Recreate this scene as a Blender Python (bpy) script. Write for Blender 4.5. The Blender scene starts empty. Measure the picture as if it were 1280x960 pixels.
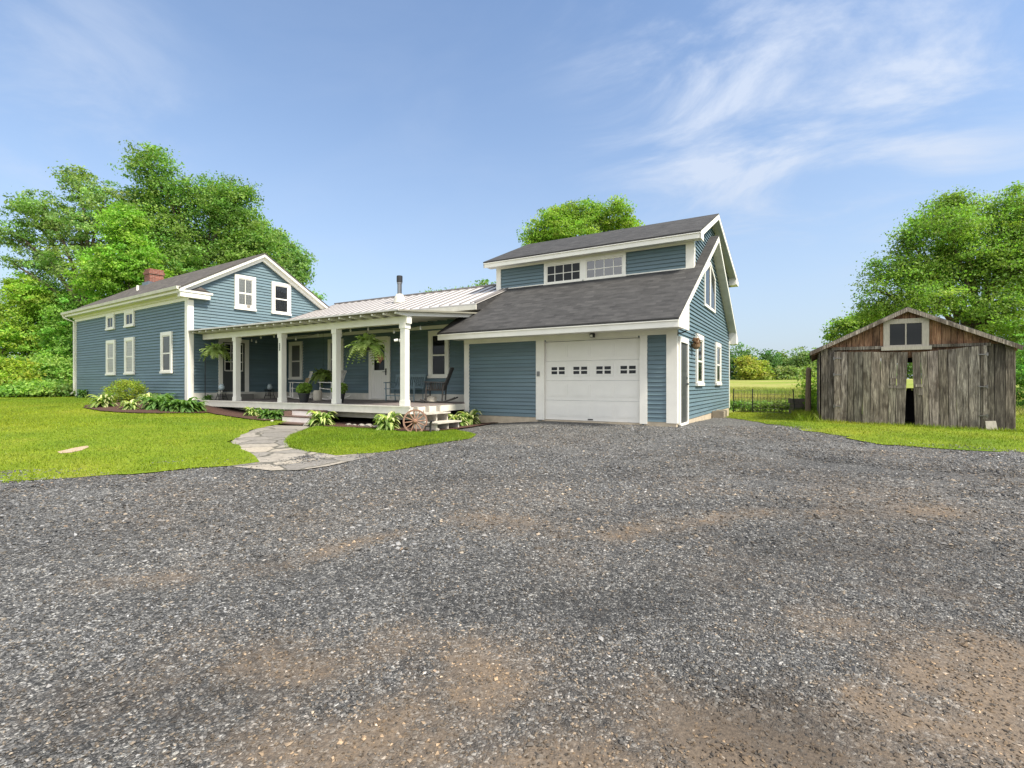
import bpy, math, random
import numpy as np
from mathutils import Vector, Matrix
from mathutils.geometry import delaunay_2d_cdt
random.seed(7); RNG = np.random.default_rng(11)
R = math.radians
scn = bpy.context.scene
COL = scn.collection

# ------------------------------------------------------------------ bearings
# The camera stands at the origin, 1.0 m above the garage sill, looking 30.64 degrees left of +Y.
TH = math.atan(372 / 628.0)
FX, FY = -math.sin(TH), math.cos(TH)
RX, RY = math.cos(TH), math.sin(TH)
CAMZ = 1.0
def ratio(u):
    a = (u - 640) / 628.0
    return (FX + RX * a) / (FY + RY * a)
def bx(u, y): return ratio(u) * y              # X of a thing seen on bearing u that stands at depth y
def hz(u, v, y):                               # height of that sight line at depth y
    a = (u - 640) / 628.0
    return CAMZ + (480 - v) / 628.0 * y / (FY + RY * a)
def dist(u, t):                                # plan position at distance t along the view axis
    a = (u - 640) / 628.0
    return ((FX + RX * a) * t, (FY + RY * a) * t)

# ------------------------------------------------------------------ terrain
_CP = np.array([(0,0,-.42),(-4,3,-.38),(4,3,-.40),(0,7,-.30),(-7,4,-.29),(-5,12.4,-.05),(-6.6,12.5,-.08),(-9,12.5,-.25),(-8,10,-.22),
 (-2.8,12.5,-.07),(-2.5,17,-.12),(-2.6,22.3,-.17),(.3,17,-.10),(4.4,17,-.18),(2,11.5,-.2),(8,14,-.22),(-9.5,9.8,-.19),(-12,9.5,-.16),
 (-14.5,9.5,-.07),(-17,9.6,.04),(-18.8,9.2,.24),(-19,7.8,.2),(-24,9,.32),(-30.5,10,.36),(-40,12,.4),(-15,6.5,.06),(-20,5,.1),(-12,6,-.12),
 (-10,2,-.27),(-20,0,-.1),(0,-12,-.5),(20,0,-.4),(20,15,-.25),(0,30,-.2),(0,60,.45),(0,95,1.5),(-30,40,.4),(30,40,0),(-60,60,1),(45,95,1.5),
 (0,140,2.2),(-100,0,1),(100,0,1),(0,-100,.5),(-150,150,2.5),(150,150,2.5),(0,300,2.6),(-300,0,2),(300,0,2),(0,-300,2),(300,300,2.6),(-300,300,2.6),(0,600,2.6),(-600,0,2.5),(600,0,2.5),(0,-600,2.5)], float)
def _ker(d2): return np.sqrt(d2 + 0.8)
_A = _ker(((_CP[:, None, :2] - _CP[None, :, :2]) ** 2).sum(-1))
_W = np.linalg.solve(_A, _CP[:, 2] - 1.0)
def HN(P):
    P = np.asarray(P, float).reshape(-1, 2)
    out = np.empty(len(P))
    for i in range(0, len(P), 20000):
        q = P[i:i + 20000]
        out[i:i + 20000] = _ker(((q[:, None, :] - _CP[None, :, :2]) ** 2).sum(-1)) @ _W + 1.0
    return out
def H(x, y): return float(HN([(x, y)])[0])
def gp(u, v):                                  # where a sight line meets the ground
    a = (u - 640) / 628.0; b = (480 - v) / 628.0
    dx, dy = FX + RX * a, FY + RY * a
    z = -.2
    for _ in range(30):
        t = (z - CAMZ) / b
        z = .5 * z + .5 * H(dx * t, dy * t)
    return (dx * t, dy * t)

# value noise used for wear patches (shared by the driveway sheet and the loose stones)
_NT = RNG.random((64, 64))
def vnoise(P, s):
    q = np.asarray(P) * s; i = np.floor(q).astype(int); f = q - i; f = f * f * (3 - 2 * f)
    g = lambda a, b: _NT[a % 64, b % 64]
    x0, y0 = i[:, 0], i[:, 1]
    return (g(x0, y0) * (1 - f[:, 0]) + g(x0 + 1, y0) * f[:, 0]) * (1 - f[:, 1]) + (g(x0, y0 + 1) * (1 - f[:, 0]) + g(x0 + 1, y0 + 1) * f[:, 0]) * f[:, 1]
def fbm(P, s): return .5 * vnoise(P, s) + .27 * vnoise(P, s * 2.1) + .15 * vnoise(P, s * 4.3) + .08 * vnoise(P, s * 9.1)

# ------------------------------------------------------------------ materials
def nd(nt, typ, **kw):
    n = nt.nodes.new(typ)
    for k, v in kw.items():
        if k in n.inputs: n.inputs[k].default_value = v
        else: setattr(n, k, v)
    return n
MATS = {}
def newmat(name):
    m = bpy.data.materials.new(name); m.use_nodes = True; nt = m.node_tree; nt.nodes.clear()
    out = nd(nt, 'ShaderNodeOutputMaterial'); b = nd(nt, 'ShaderNodeBsdfPrincipled')
    nt.links.new(b.outputs[0], out.inputs[0]); MATS[name] = m
    return m, nt, b, out
def lk(nt, a, b): nt.links.new(a, b)
def ramp(nt, fac, stops):
    r = nd(nt, 'ShaderNodeValToRGB'); e = r.color_ramp.elements
    while len(e) < len(stops): e.new(.5)
    for el, (p, c) in zip(e, stops):
        el.position = p; el.color = (*c, 1) if len(c) == 3 else c
    lk(nt, fac, r.inputs[0]); return r.outputs[0]
def mul(nt, a, b, fac=1.0):
    m = nd(nt, 'ShaderNodeMix', data_type='RGBA', blend_type='MULTIPLY'); m.inputs[0].default_value = fac
    for s, x in ((6, a), (7, b)):
        if isinstance(x, tuple): m.inputs[s].default_value = (*x, 1)
        else: lk(nt, x, m.inputs[s])
    return m.outputs[2]
def mix(nt, f, a, b):
    m = nd(nt, 'ShaderNodeMix', data_type='RGBA')
    if isinstance(f, float): m.inputs[0].default_value = f
    else: lk(nt, f, m.inputs[0])
    for s, x in ((6, a), (7, b)):
        if isinstance(x, tuple): m.inputs[s].default_value = (*x, 1)
        else: lk(nt, x, m.inputs[s])
    return m.outputs[2]
def uv(nt, sx=1, sy=1, sz=1):
    t = nd(nt, 'ShaderNodeUVMap', uv_map='UVMap'); mp = nd(nt, 'ShaderNodeMapping'); mp.inputs['Scale'].default_value = (sx, sy, sz)
    lk(nt, t.outputs[0], mp.inputs[0]); return mp.outputs[0]
def objc(nt, sx=1, sy=1, sz=1):
    t = nd(nt, 'ShaderNodeTexCoord'); mp = nd(nt, 'ShaderNodeMapping'); mp.inputs['Scale'].default_value = (sx, sy, sz)
    lk(nt, t.outputs['Object'], mp.inputs[0]); return mp.outputs[0]
def noise(nt, vec, scale, detail=4, rough=.55, dist=0):
    n = nd(nt, 'ShaderNodeTexNoise', Scale=scale, Detail=detail, Roughness=rough, Distortion=dist); lk(nt, vec, n.inputs['Vector']); return n
def bump(nt, b, h, strength=.3, distance=.02):
    n = nd(nt, 'ShaderNodeBump', Strength=strength, Distance=distance); lk(nt, h, n.inputs['Height']); lk(nt, n.outputs[0], b.inputs['Normal']); return n
def tint(nt):
    return nd(nt, 'ShaderNodeAttribute', attribute_name='tint').outputs['Color']

def paint(name, c, rough=.55, var=.12, scale=3.0, stretch=(1, 1, 1), metal=0, bmp=.15):
    m, nt, b, o = newmat(name)
    n = noise(nt, uv(nt, *stretch), scale, 6, .6)
    f = ramp(nt, n.outputs[0], [(.25, (1 - var,) * 3), (.75, (1 + var * .4,) * 3)])
    c2 = mul(nt, mul(nt, c, f), tint(nt))
    lk(nt, c2, b.inputs['Base Color']); b.inputs['Roughness'].default_value = rough; b.inputs['Metallic'].default_value = metal
    if bmp: bump(nt, b, noise(nt, uv(nt, *stretch), scale * 12, 3).outputs[0], bmp, .004)
    return m
paint('blue_siding', (.114, .175, .202), .5, .14, 2.2, (.5, 3, 1))
paint('trim', (.77, .745, .675), .5, .10, 2.5)
paint('trim_old', (.62, .595, .52), .6, .22, 3.0)
paint('door_white', (.74, .72, .665), .45, .06, 2)
paint('concrete', (.50, .42, .31), .85, .30, 5)
paint('dark_door', (.055, .06, .06), .45, .1, 3)
paint('black_metal', (.018, .018, .02), .4, .2, 6)
paint('steel', (.30, .30, .30), .3, .3, 8, metal=.9)
paint('metal_roof', (.54, .515, .50), .42, .10, 1.5)
paint('metal_seam', (.20, .185, .18), .45, .10, 1.5)
paint('deck_boards', (.21, .175, .165), .65, .3, 4, (6, 1, 1))
paint('deck_paint', (.74, .70, .61), .6, .18, 3)
paint('tread_brown', (.12, .075, .06), .6, .3, 4)
paint('worn_steps', (.50, .46, .40), .7, .35, 6)
paint('grey_blue_paint', (.17, .245, .275), .5, .2, 5)
paint('wicker_dark', (.03, .026, .024), .6, .4, 30)
paint('chair_white', (.80, .77, .70), .5, .12, 6)
paint('cushion_tan', (.42, .31, .17), .9, .25, 12)
paint('pot_black', (.025, .027, .03), .45, .2, 6)
paint('crockery', (.55, .50, .40), .4, .2, 6)
paint('pale_blue_pot', (.42, .50, .52), .4, .2, 6)
paint('terracotta', (.45, .22, .10), .8, .2, 6)
paint('rusty_wood', (.23, .135, .095), .85, .5, 10, (3, 3, 1))
paint('mulch', (.075, .03, .018), .95, .8, 28, bmp=1.0)
paint('rock', (.26, .24, .21), .9, .5, 8, bmp=.8)
paint('bark', (.13, .10, .075), .95, .5, 9, (4, .7, 1), bmp=1.0)
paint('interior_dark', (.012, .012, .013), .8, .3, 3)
paint('curtain', (.62, .61, .55), .9, .1, 4)
paint('curtain_dark', (.17, .17, .165), .9, .25, 8, (8, .4, 1))
paint('screen_mesh', (.085, .085, .085), .7, .1, 8)
paint('wood_post', (.15, .125, .10), .9, .5, 8, (8, .6, 1), bmp=.8)
paint('blush_fabric', (.5, .22, .16), .8, .2, 8)
paint('bulb_glass', (.75, .75, .72), .15, .05, 4)
paint('dry_flowers', (.28, .17, .09), .9, .5, 10)
paint('riser_paint', (.86, .78, .72), .6, .15, 4)
paint('shaded_soffit', (.22, .21, .165), .7, .2, 4, (6, 1, 1))  # dark olive puts the shade under the porch roof into its boards' colour
paint('light_board', (.42, .38, .32), .85, .3, 6, (6, 1, 1))

def glassmat():
    m, nt, b, o = newmat('window_glass')
    b.inputs['Base Color'].default_value = (.012, .014, .015, 1); b.inputs['Roughness'].default_value = .03; b.inputs['IOR'].default_value = 1.3
    n = noise(nt, uv(nt), 1.3, 1); bump(nt, b, n.outputs[0], .06, .02)
    m, nt, b, o = newmat('coated_glass')
    b.inputs['Base Color'].default_value = (.012, .014, .015, 1); b.inputs['Roughness'].default_value = .03; b.inputs['IOR'].default_value = 2.1
    n = noise(nt, uv(nt), .8, 1); bump(nt, b, n.outputs[0], .10, .03)
    m, nt, b, o = newmat('clear_glass')
    tr = nd(nt, 'ShaderNodeBsdfTransparent'); gl = nd(nt, 'ShaderNodeBsdfGlossy'); gl.inputs['Roughness'].default_value = .03
    fr = nd(nt, 'ShaderNodeFresnel', IOR=1.4); mx = nd(nt, 'ShaderNodeMixShader')
    lk(nt, fr.outputs[0], mx.inputs[0]); lk(nt, tr.outputs[0], mx.inputs[1]); lk(nt, gl.outputs[0], mx.inputs[2]); lk(nt, mx.outputs[0], o.inputs[0])
glassmat()

def shingles(name, c1, c2, c3):
    m, nt, b, o = newmat(name)
    v = uv(nt)
    br = nd(nt, 'ShaderNodeTexBrick', Scale=1.0); br.offset = .37; br.squash = 1.0
    br.inputs['Color1'].default_value = (0, 0, 0, 1); br.inputs['Color2'].default_value = (1, 1, 1, 1); br.inputs['Mortar'].default_value = (.5, .5, .5, 1)
    br.inputs['Mortar Size'].default_value = .004; br.inputs['Bias'].default_value = 0
    br.inputs['Brick Width'].default_value = .30; br.inputs['Row Height'].default_value = .14
    lk(nt, v, br.inputs['Vector'])
    n = noise(nt, v, 5, 5, .7)
    f = nd(nt, 'ShaderNodeMath', operation='MULTIPLY_ADD'); lk(nt, br.outputs['Color'], f.inputs[0]); f.inputs[1].default_value = .42
    n2 = noise(nt, uv(nt, 3.2, 7.2), 1.0, 3); lk(nt, n2.outputs[0], f.inputs[2])
    f2 = nd(nt, 'ShaderNodeMath', operation='SUBTRACT'); lk(nt, f.outputs[0], f2.inputs[0]); f2.inputs[1].default_value = .32
    col = ramp(nt, f2.outputs[0], [(.05, c1), (.45, c2), (.95, c3)])
    gr = noise(nt, v, 140, 2); g = ramp(nt, gr.outputs[0], [(.3, (.72,) * 3), (.7, (1.25,) * 3)])
    lk(nt, mul(nt, mul(nt, col, g), tint(nt)), b.inputs['Base Color'])
    # overlapping courses: a saw-tooth height across the slope
    sx = nd(nt, 'ShaderNodeSeparateXYZ'); lk(nt, v, sx.inputs[0])
    md = nd(nt, 'ShaderNodeMath', operation='DIVIDE'); lk(nt, sx.outputs[1], md.inputs[0]); md.inputs[1].default_value = .14
    fr = nd(nt, 'ShaderNodeMath', operation='FRACT'); lk(nt, md.outputs[0], fr.inputs[0])
    iv = nd(nt, 'ShaderNodeMath', operation='MULTIPLY_ADD'); lk(nt, fr.outputs[0], iv.inputs[0]); iv.inputs[1].default_value = -.7
    lk(nt, br.outputs['Color'], iv.inputs[2])
    bump(nt, b, iv.outputs[0], .8, .015)
    b.inputs['Roughness'].default_value = .9
shingles('shingle_dark', (.021, .020, .020), (.040, .0385, .038), (.075, .072, .070))
shingles('shingle_brown', (.042, .036, .033), (.080, .069, .062), (.135, .118, .106))
shingles('shingle_grey', (.06, .056, .053), (.11, .105, .10), (.18, .17, .16))

def brickmat():
    m, nt, b, o = newmat('brick')
    v = uv(nt)
    br = nd(nt, 'ShaderNodeTexBrick', Scale=1.0)
    br.inputs['Color1'].default_value = (.19, .055, .036, 1); br.inputs['Color2'].default_value = (.28, .085, .055, 1); br.inputs['Mortar'].default_value = (.24, .19, .16, 1)
    br.inputs['Mortar Size'].default_value = .008; br.inputs['Brick Width'].default_value = .2; br.inputs['Row Height'].default_value = .068
    lk(nt, v, br.inputs['Vector']); n = noise(nt, v, 9); lk(nt, mul(nt, br.outputs[0], ramp(nt, n.outputs[0], [(.3, (.6,) * 3), (.7, (1.15,) * 3)])), b.inputs['Base Color'])
    b.inputs['Roughness'].default_value = .9; bump(nt, b, br.outputs['Fac'], -.5, .01)
brickmat()

def plankmat(name, c1, c2, c3):
    m, nt, b, o = newmat(name)
    v = uv(nt, 1, 1)
    t = tint(nt)
    # offset grain by the plank's own tint so that boards do not repeat
    ad = nd(nt, 'ShaderNodeVectorMath', operation='MULTIPLY_ADD'); lk(nt, t, ad.inputs[0]); ad.inputs[1].default_value = (37, 19, 0); lk(nt, v, ad.inputs[2])
    mp = nd(nt, 'ShaderNodeMapping'); mp.inputs['Scale'].default_value = (16, 1.1, 1); lk(nt, ad.outputs[0], mp.inputs[0])
    g = noise(nt, mp.outputs[0], 2.2, 8, .68, .6)
    mp2 = nd(nt, 'ShaderNodeMapping'); mp2.inputs['Scale'].default_value = (1.6, .7, 1); lk(nt, ad.outputs[0], mp2.inputs[0])
    s = noise(nt, mp2.outputs[0], 1.6, 5, .6, .4)
    col = ramp(nt, g.outputs[0], [(.32, c1), (.5, c2), (.70, c3)])
    mk = nd(nt, 'ShaderNodeMapping'); mk.inputs['Scale'].default_value = (2.2, .9, 1); lk(nt, ad.outputs[0], mk.inputs[0])
    kn = nd(nt, 'ShaderNodeTexVoronoi', Scale=2.6); lk(nt, mk.outputs[0], kn.inputs['Vector']); col = mul(nt, col, ramp(nt, kn.outputs['Distance'], [(.03, (.18, .15, .12)), (.10, (.75, .72, .7)), (.2, (1, 1, 1))]))
    st = ramp(nt, s.outputs[0], [(.33, (.38, .34, .30)), (.50, (1, 1, 1)), (.8, (1.2, 1.15, 1.08))])
    lk(nt, mul(nt, mul(nt, col, st), t), b.inputs['Base Color']); b.inputs['Roughness'].default_value = .92
    bump(nt, b, g.outputs[0], .7, .012)
plankmat('grey_planks', (.035, .029, .024), (.15, .128, .108), (.42, .375, .32))
plankmat('brown_planks', (.04, .022, .013), (.16, .083, .046), (.33, .22, .14))

def leafmat(name, c, var=.35, trans=.5):
    m, nt, b, o = newmat(name)
    t = tint(nt); col = mul(nt, c, t)
    lk(nt, col, b.inputs['Base Color']); b.inputs['Roughness'].default_value = .5; b.inputs['Specular IOR Level'].default_value = .25
    tl = nd(nt, 'ShaderNodeBsdfTranslucent'); lk(nt, mul(nt, col, (1.0, 1.2, .5)), tl.inputs[0])
    mx = nd(nt, 'ShaderNodeMixShader'); mx.inputs[0].default_value = trans
    lk(nt, b.outputs[0], mx.inputs[1]); lk(nt, tl.outputs[0], mx.inputs[2]); lk(nt, mx.outputs[0], o.inputs[0])
leafmat('leaf_green', (.23, .36, .11)); leafmat('leaf_dark', (.19, .315, .085)); leafmat('leaf_bright', (.31, .39, .06)); leafmat('leaf_maple', (.25, .36, .07))
leafmat('leaf_far', (.22, .30, .11)); leafmat('leaf_plant', (.21, .30, .085)); leafmat('leaf_fern', (.38, .48, .17)); leafmat('grass_blade', (.255, .325, .018), trans=.35); leafmat('field_blade', (.33, .34, .08), trans=.3)

def groundmats():
    m, nt, b, o = newmat('lawn_turf'); v = objc(nt)
    n1 = noise(nt, v, .55, 4, .6); n2 = noise(nt, v, 18, 4, .7)
    c = ramp(nt, n1.outputs[0], [(.3, (.10, .17, .012)), (.5, (.17, .235, .014)), (.72, (.25, .27, .03))])
    f = ramp(nt, n2.outputs[0], [(.3, (.45,) * 3), (.7, (1.2,) * 3)])
    lk(nt, mul(nt, c, f), b.inputs['Base Color']); b.inputs['Roughness'].default_value = .9; b.inputs['Specular IOR Level'].default_value = .15
    bump(nt, b, n2.outputs[0], .8, .03)
    m, nt, b, o = newmat('field_ground'); v = objc(nt)
    n1 = noise(nt, v, .05, 5, .6); n2 = noise(nt, v, 3, 5, .7)
    c = ramp(nt, n1.outputs[0], [(.32, (.16, .24, .03)), (.5, (.25, .28, .06)), (.68, (.40, .33, .15))])
    f = ramp(nt, n2.outputs[0], [(.3, (.6,) * 3), (.7, (1.15,) * 3)])
    lk(nt, mul(nt, c, f), b.inputs['Base Color']); b.inputs['Roughness'].default_value = .95; b.inputs['Specular IOR Level'].default_value = .1
    bump(nt, b, n2.outputs[0], .6, .1)
    # crushed stone
    m, nt, b, o = newmat('gravel'); v = objc(nt)
    dirt = nd(nt, 'ShaderNodeAttribute', attribute_name='tint'); sep = nd(nt, 'ShaderNodeSeparateColor'); lk(nt, dirt.outputs['Color'], sep.inputs[0])
    wv = noise(nt, v, 30, 2); va = nd(nt, 'ShaderNodeVectorMath', operation='MULTIPLY_ADD'); lk(nt, wv.outputs['Color'], va.inputs[0]); va.inputs[1].default_value = (.02, .02, .02); lk(nt, v, va.inputs[2])
    vo = nd(nt, 'ShaderNodeTexVoronoi', Scale=64.0, Randomness=1.0); lk(nt, va.outputs[0], vo.inputs['Vector'])
    ve = nd(nt, 'ShaderNodeTexVoronoi', feature='DISTANCE_TO_EDGE', Scale=64.0, Randomness=1.0); lk(nt, va.outputs[0], ve.inputs['Vector'])
    sc = nd(nt, 'ShaderNodeSeparateColor'); lk(nt, vo.outputs['Color'], sc.inputs[0])
    stone = ramp(nt, sc.outputs[0], [(0, (.034, .034, .034)), (.4, (.080, .079, .077)), (.75, (.155, .151, .143)), (.95, (.36, .35, .325))])
    gap = ramp(nt, ve.outputs['Distance'], [(.0, (.4,) * 3), (.12, (1,) * 3)])
    stone = mul(nt, stone, gap)
    n = noise(nt, v, 60, 5, .7); soil = ramp(nt, n.outputs[0], [(.3, (.075, .055, .038)), (.7, (.205, .155, .108))])
    n5 = noise(nt, v, 9, 5, .7)
    dm = nd(nt, 'ShaderNodeMath', operation='MULTIPLY_ADD'); lk(nt, n5.outputs[0], dm.inputs[0]); dm.inputs[1].default_value = 1.4; lk(nt, sep.outputs[0], dm.inputs[2])
    ms = nd(nt, 'ShaderNodeMapRange'); ms.inputs['From Min'].default_value = .86; ms.inputs['From Max'].default_value = 1.7; lk(nt, dm.outputs[0], ms.inputs[0])
    nm = noise(nt, v, 13, 5, .75); stone = mul(nt, stone, ramp(nt, nm.outputs[0], [(.30, (.40, .39, .38)), (.5, (.95, .95, .94)), (.68, (1.75, 1.74, 1.72))])); nb = noise(nt, v, .7, 4, .6); tone = ramp(nt, nb.outputs[0], [(.3, (.72, .72, .73)), (.7, (1.22, 1.22, 1.22))])  # coarse mottling imitates stone lumps and the shade between them, in colour
    col = mix(nt, ms.outputs[0], mul(nt, stone, tone), soil)
    wet = nd(nt, 'ShaderNodeMapRange'); wet.inputs['To Min'].default_value = 1; wet.inputs['To Max'].default_value = .55; lk(nt, sep.outputs[1], wet.inputs[0])
    wc = nd(nt, 'ShaderNodeCombineColor')
    for i in range(3): lk(nt, wet.outputs[0], wc.inputs[i])
    lk(nt, mul(nt, col, wc.outputs[0]), b.inputs['Base Color']); b.inputs['Roughness'].default_value = .85
    hh = nd(nt, 'ShaderNodeMath', operation='MINIMUM'); lk(nt, ve.outputs['Distance'], hh.inputs[0]); hh.inputs[1].default_value = .35
    ha = nd(nt, 'ShaderNodeMath', operation='MULTIPLY_ADD'); lk(nt, sc.outputs[1], ha.inputs[0]); ha.inputs[1].default_value = .35; lk(nt, hh.outputs[0], ha.inputs[2])
    iv = nd(nt, 'ShaderNodeMath', operation='MULTIPLY_ADD'); lk(nt, ms.outputs[0], iv.inputs[0]); iv.inputs[1].default_value = -.92; iv.inputs[2].default_value = 1.0
    hx = nd(nt, 'ShaderNodeMath', operation='MULTIPLY'); lk(nt, ha.outputs[0], hx.inputs[0]); lk(nt, iv.outputs[0], hx.inputs[1]); hy = nd(nt, 'ShaderNodeMath', operation='MULTIPLY_ADD'); lk(nt, n.outputs[0], hy.inputs[0]); hy.inputs[1].default_value = .25; lk(nt, hx.outputs[0], hy.inputs[2])
    bump(nt, b, hy.outputs[0], 1.0, .02)
    # loose stones
    m, nt, b, o = newmat('gravel_stone'); n = noise(nt, objc(nt), 60, 3)
    lk(nt, mul(nt, tint(nt), ramp(nt, n.outputs[0], [(.3, (.75,) * 3), (.7, (1.15,) * 3)])), b.inputs['Base Color']); b.inputs['Roughness'].default_value = .75
    # flagstones
    m, nt, b, o = newmat('flagstone'); v = objc(nt)
    wv = noise(nt, v, 2.2, 3); va = nd(nt, 'ShaderNodeVectorMath', operation='MULTIPLY_ADD'); lk(nt, wv.outputs['Color'], va.inputs[0]); va.inputs[1].default_value = (.35, .35, 0); lk(nt, v, va.inputs[2])
    mp = nd(nt, 'ShaderNodeMapping'); mp.inputs['Scale'].default_value = (1, 1, 0); lk(nt, va.outputs[0], mp.inputs[0])
    vo = nd(nt, 'ShaderNodeTexVoronoi', Scale=1.35); lk(nt, mp.outputs[0], vo.inputs['Vector'])
    ve = nd(nt, 'ShaderNodeTexVoronoi', feature='DISTANCE_TO_EDGE', Scale=1.35); lk(nt, mp.outputs[0], ve.inputs['Vector'])
    sc = nd(nt, 'ShaderNodeSeparateColor'); lk(nt, vo.outputs['Color'], sc.inputs[0])
    st = ramp(nt, sc.outputs[0], [(0, (.19, .175, .155)), (.5, (.27, .245, .21)), (1, (.36, .315, .25))])
    n = noise(nt, v, 14, 6, .7); st = mul(nt, st, ramp(nt, n.outputs[0], [(.3, (.62,) * 3), (.7, (1.15,) * 3)]))
    ga = noise(nt, v, 45, 3); gc = ramp(nt, ga.outputs[0], [(.3, (.05, .047, .035)), (.7, (.12, .11, .085))])
    ef = ramp(nt, ve.outputs['Distance'], [(.012, (0,) * 3), (.04, (1,) * 3)])
    lk(nt, mix(nt, ef, gc, st), b.inputs['Base Color']); b.inputs['Roughness'].default_value = .85
    bump(nt, b, ef, .5, .02)
    m, nt, b, o = newmat('bare_soil'); v = objc(nt); n = noise(nt, v, 12, 6, .7)
    lk(nt, ramp(nt, n.outputs[0], [(.3, (.26, .18, .12)), (.7, (.52, .38, .26))]), b.inputs['Base Color']); b.inputs['Roughness'].default_value = .95; bump(nt, b, n.outputs[0], .6, .03)
groundmats()

# ------------------------------------------------------------------ mesh builder
ROOTM = {}
class MB:
    def __init__(s, M=None): s.V = []; s.F = []; s.T = []; s.M = M
    def face(s, pts, t=(1, 1, 1)):
        i = len(s.V)
        for p in pts:
            p = Vector(p); s.V.append(tuple(s.M @ p) if s.M else tuple(p))
        s.F.append(tuple(range(i, i + len(pts)))); s.T.append(t)
    def box(s, x0, x1, y0, y1, z0, z1, t=(1, 1, 1)):
        p = [(x0, y0, z0), (x1, y0, z0), (x1, y1, z0), (x0, y1, z0), (x0, y0, z1), (x1, y0, z1), (x1, y1, z1), (x0, y1, z1)]
        s.hexa(p, t)
    def hexa(s, p, t=(1, 1, 1)):
        for f in ((0, 3, 2, 1), (4, 5, 6, 7), (0, 1, 5, 4), (1, 2, 6, 5), (2, 3, 7, 6), (3, 0, 4, 7)): s.face([p[k] for k in f], t)
    def prism(s, poly, vec, t=(1, 1, 1)):
        vec = Vector(vec); a = [Vector(p) for p in poly]; b = [p + vec for p in a]; n = len(a)
        s.face(a[::-1], t); s.face(b, t)
        for i in range(n): s.face([a[i], a[(i + 1) % n], b[(i + 1) % n], b[i]], t)
    def bar(s, p, q, w, h, up=(0, 0, 1), t=(1, 1, 1)):
        p, q = Vector(p), Vector(q); d = (q - p).normalized(); up = Vector(up)
        x = d.cross(up)
        if x.length < 1e-4: x = d.cross(Vector((1, 0, 0)))
        x.normalize(); y = x.cross(d).normalized(); x *= w / 2; y *= h / 2
        s.hexa([p - x - y, p + x - y, p + x + y, p - x + y, q - x - y, q + x - y, q + x + y, q - x + y], t)
    def tube(s, pts, r, n=8, t=(1, 1, 1), caps=True):
        pts = [Vector(p) for p in pts]; rr = r if isinstance(r, (list, tuple)) else [r] * len(pts); rings = []
        for i, p in enumerate(pts):
            d = (pts[min(i + 1, len(pts) - 1)] - pts[max(i - 1, 0)]).normalized()
            x = d.cross(Vector((0, 0, 1)))
            if x.length < .05: x = d.cross(Vector((0, 1, 0)))
            x.normalize(); y = x.cross(d)
            rings.append([p + (x * math.cos(2 * math.pi * k / n) + y * math.sin(2 * math.pi * k / n)) * rr[i] for k in range(n)])
        for a, b in zip(rings, rings[1:]):
            for k in range(n): s.face([a[k], a[(k + 1) % n], b[(k + 1) % n], b[k]], t)
        if caps: s.face(rings[0][::-1], t); s.face(rings[-1], t)
    def lathe(s, c, prof, n=16, t=(1, 1, 1)):
        c = Vector(c)
        rings = [[c + Vector((r * math.cos(2 * math.pi * k / n), r * math.sin(2 * math.pi * k / n), z)) for k in range(n)] for r, z in prof]
        for a, b in zip(rings, rings[1:]):
            for k in range(n): s.face([a[k], a[(k + 1) % n], b[(k + 1) % n], b[k]], t)
        s.face(rings[0][::-1], t); s.face(rings[-1], t)
    def siding(s, z0, z1, xr, e=.112, y=0.0):
        # lapped clapboards on the plane y (normal -y in local frame: out is -y)
        z = z0
        while z < z1 - 1e-4:
            zb = min(z + e, z1); a, b = xr(z), xr(zb - 1e-5)
            k = 1 + random.uniform(-.07, .05); t = (k, k, k)
            if a[1] - a[0] > .01:
                cuts = [a[0], a[1]]
                lo0, lo1 = a; hi0, hi1 = b
                if hi1 < hi0: hi0 = hi1 = (hi0 + hi1) / 2
                xs_ = [0.0]; ln = max(lo1 - lo0, .01); q = random.uniform(.6, 4.0)
                while q < ln - .4: xs_.append(q / ln); q += random.uniform(2.2, 4.6)
                xs_.append(1.0)
                for f0, f1 in zip(xs_, xs_[1:]):
                    k = 1 + random.uniform(-.10, .07); tt = (k * random.uniform(.98, 1.03), k, k * random.uniform(.98, 1.02)); e0 = .0025 / ln if f0 > 0 else 0; e1 = .0025 / ln if f1 < 1 else 0
                    L0, L1, H0, H1 = lo0 + (lo1 - lo0) * (f0 + e0), lo0 + (lo1 - lo0) * (f1 - e1), hi0 + (hi1 - hi0) * (f0 + e0), hi0 + (hi1 - hi0) * (f1 - e1)
                    s.face([(L0, y - .030, z), (L1, y - .030, z), (H1, y - .005, zb - .024), (H0, y - .005, zb - .024)], tt)
                s.face([(hi0, y - .005, zb - .024), (hi1, y - .005, zb - .024), (hi1, y + .003, zb - .024), (hi0, y + .003, zb - .024)], t)
                s.face([(lo0, y - .002, z), (lo1, y - .002, z), (lo1, y - .030, z), (lo0, y - .030, z)], t)
            z = zb
    def build(s, name, mat, parent=None, smooth=False, local=False):
        me = bpy.data.meshes.new(name)
        V = np.array(s.V, float).reshape(-1, 3)
        root = parent
        while root is not None and root.parent is not None: root = root.parent
        if root is not None and not local:
            Mi = np.array(ROOTM[root.name].inverted()); V = V @ Mi[:3, :3].T + Mi[:3, 3]
        fill(me, V, s.F, s.T, smooth)
        me.materials.append(MATS[mat])
        o = bpy.data.objects.new(name, me); COL.objects.link(o)
        if parent is not None: o.parent = parent
        return o
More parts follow.
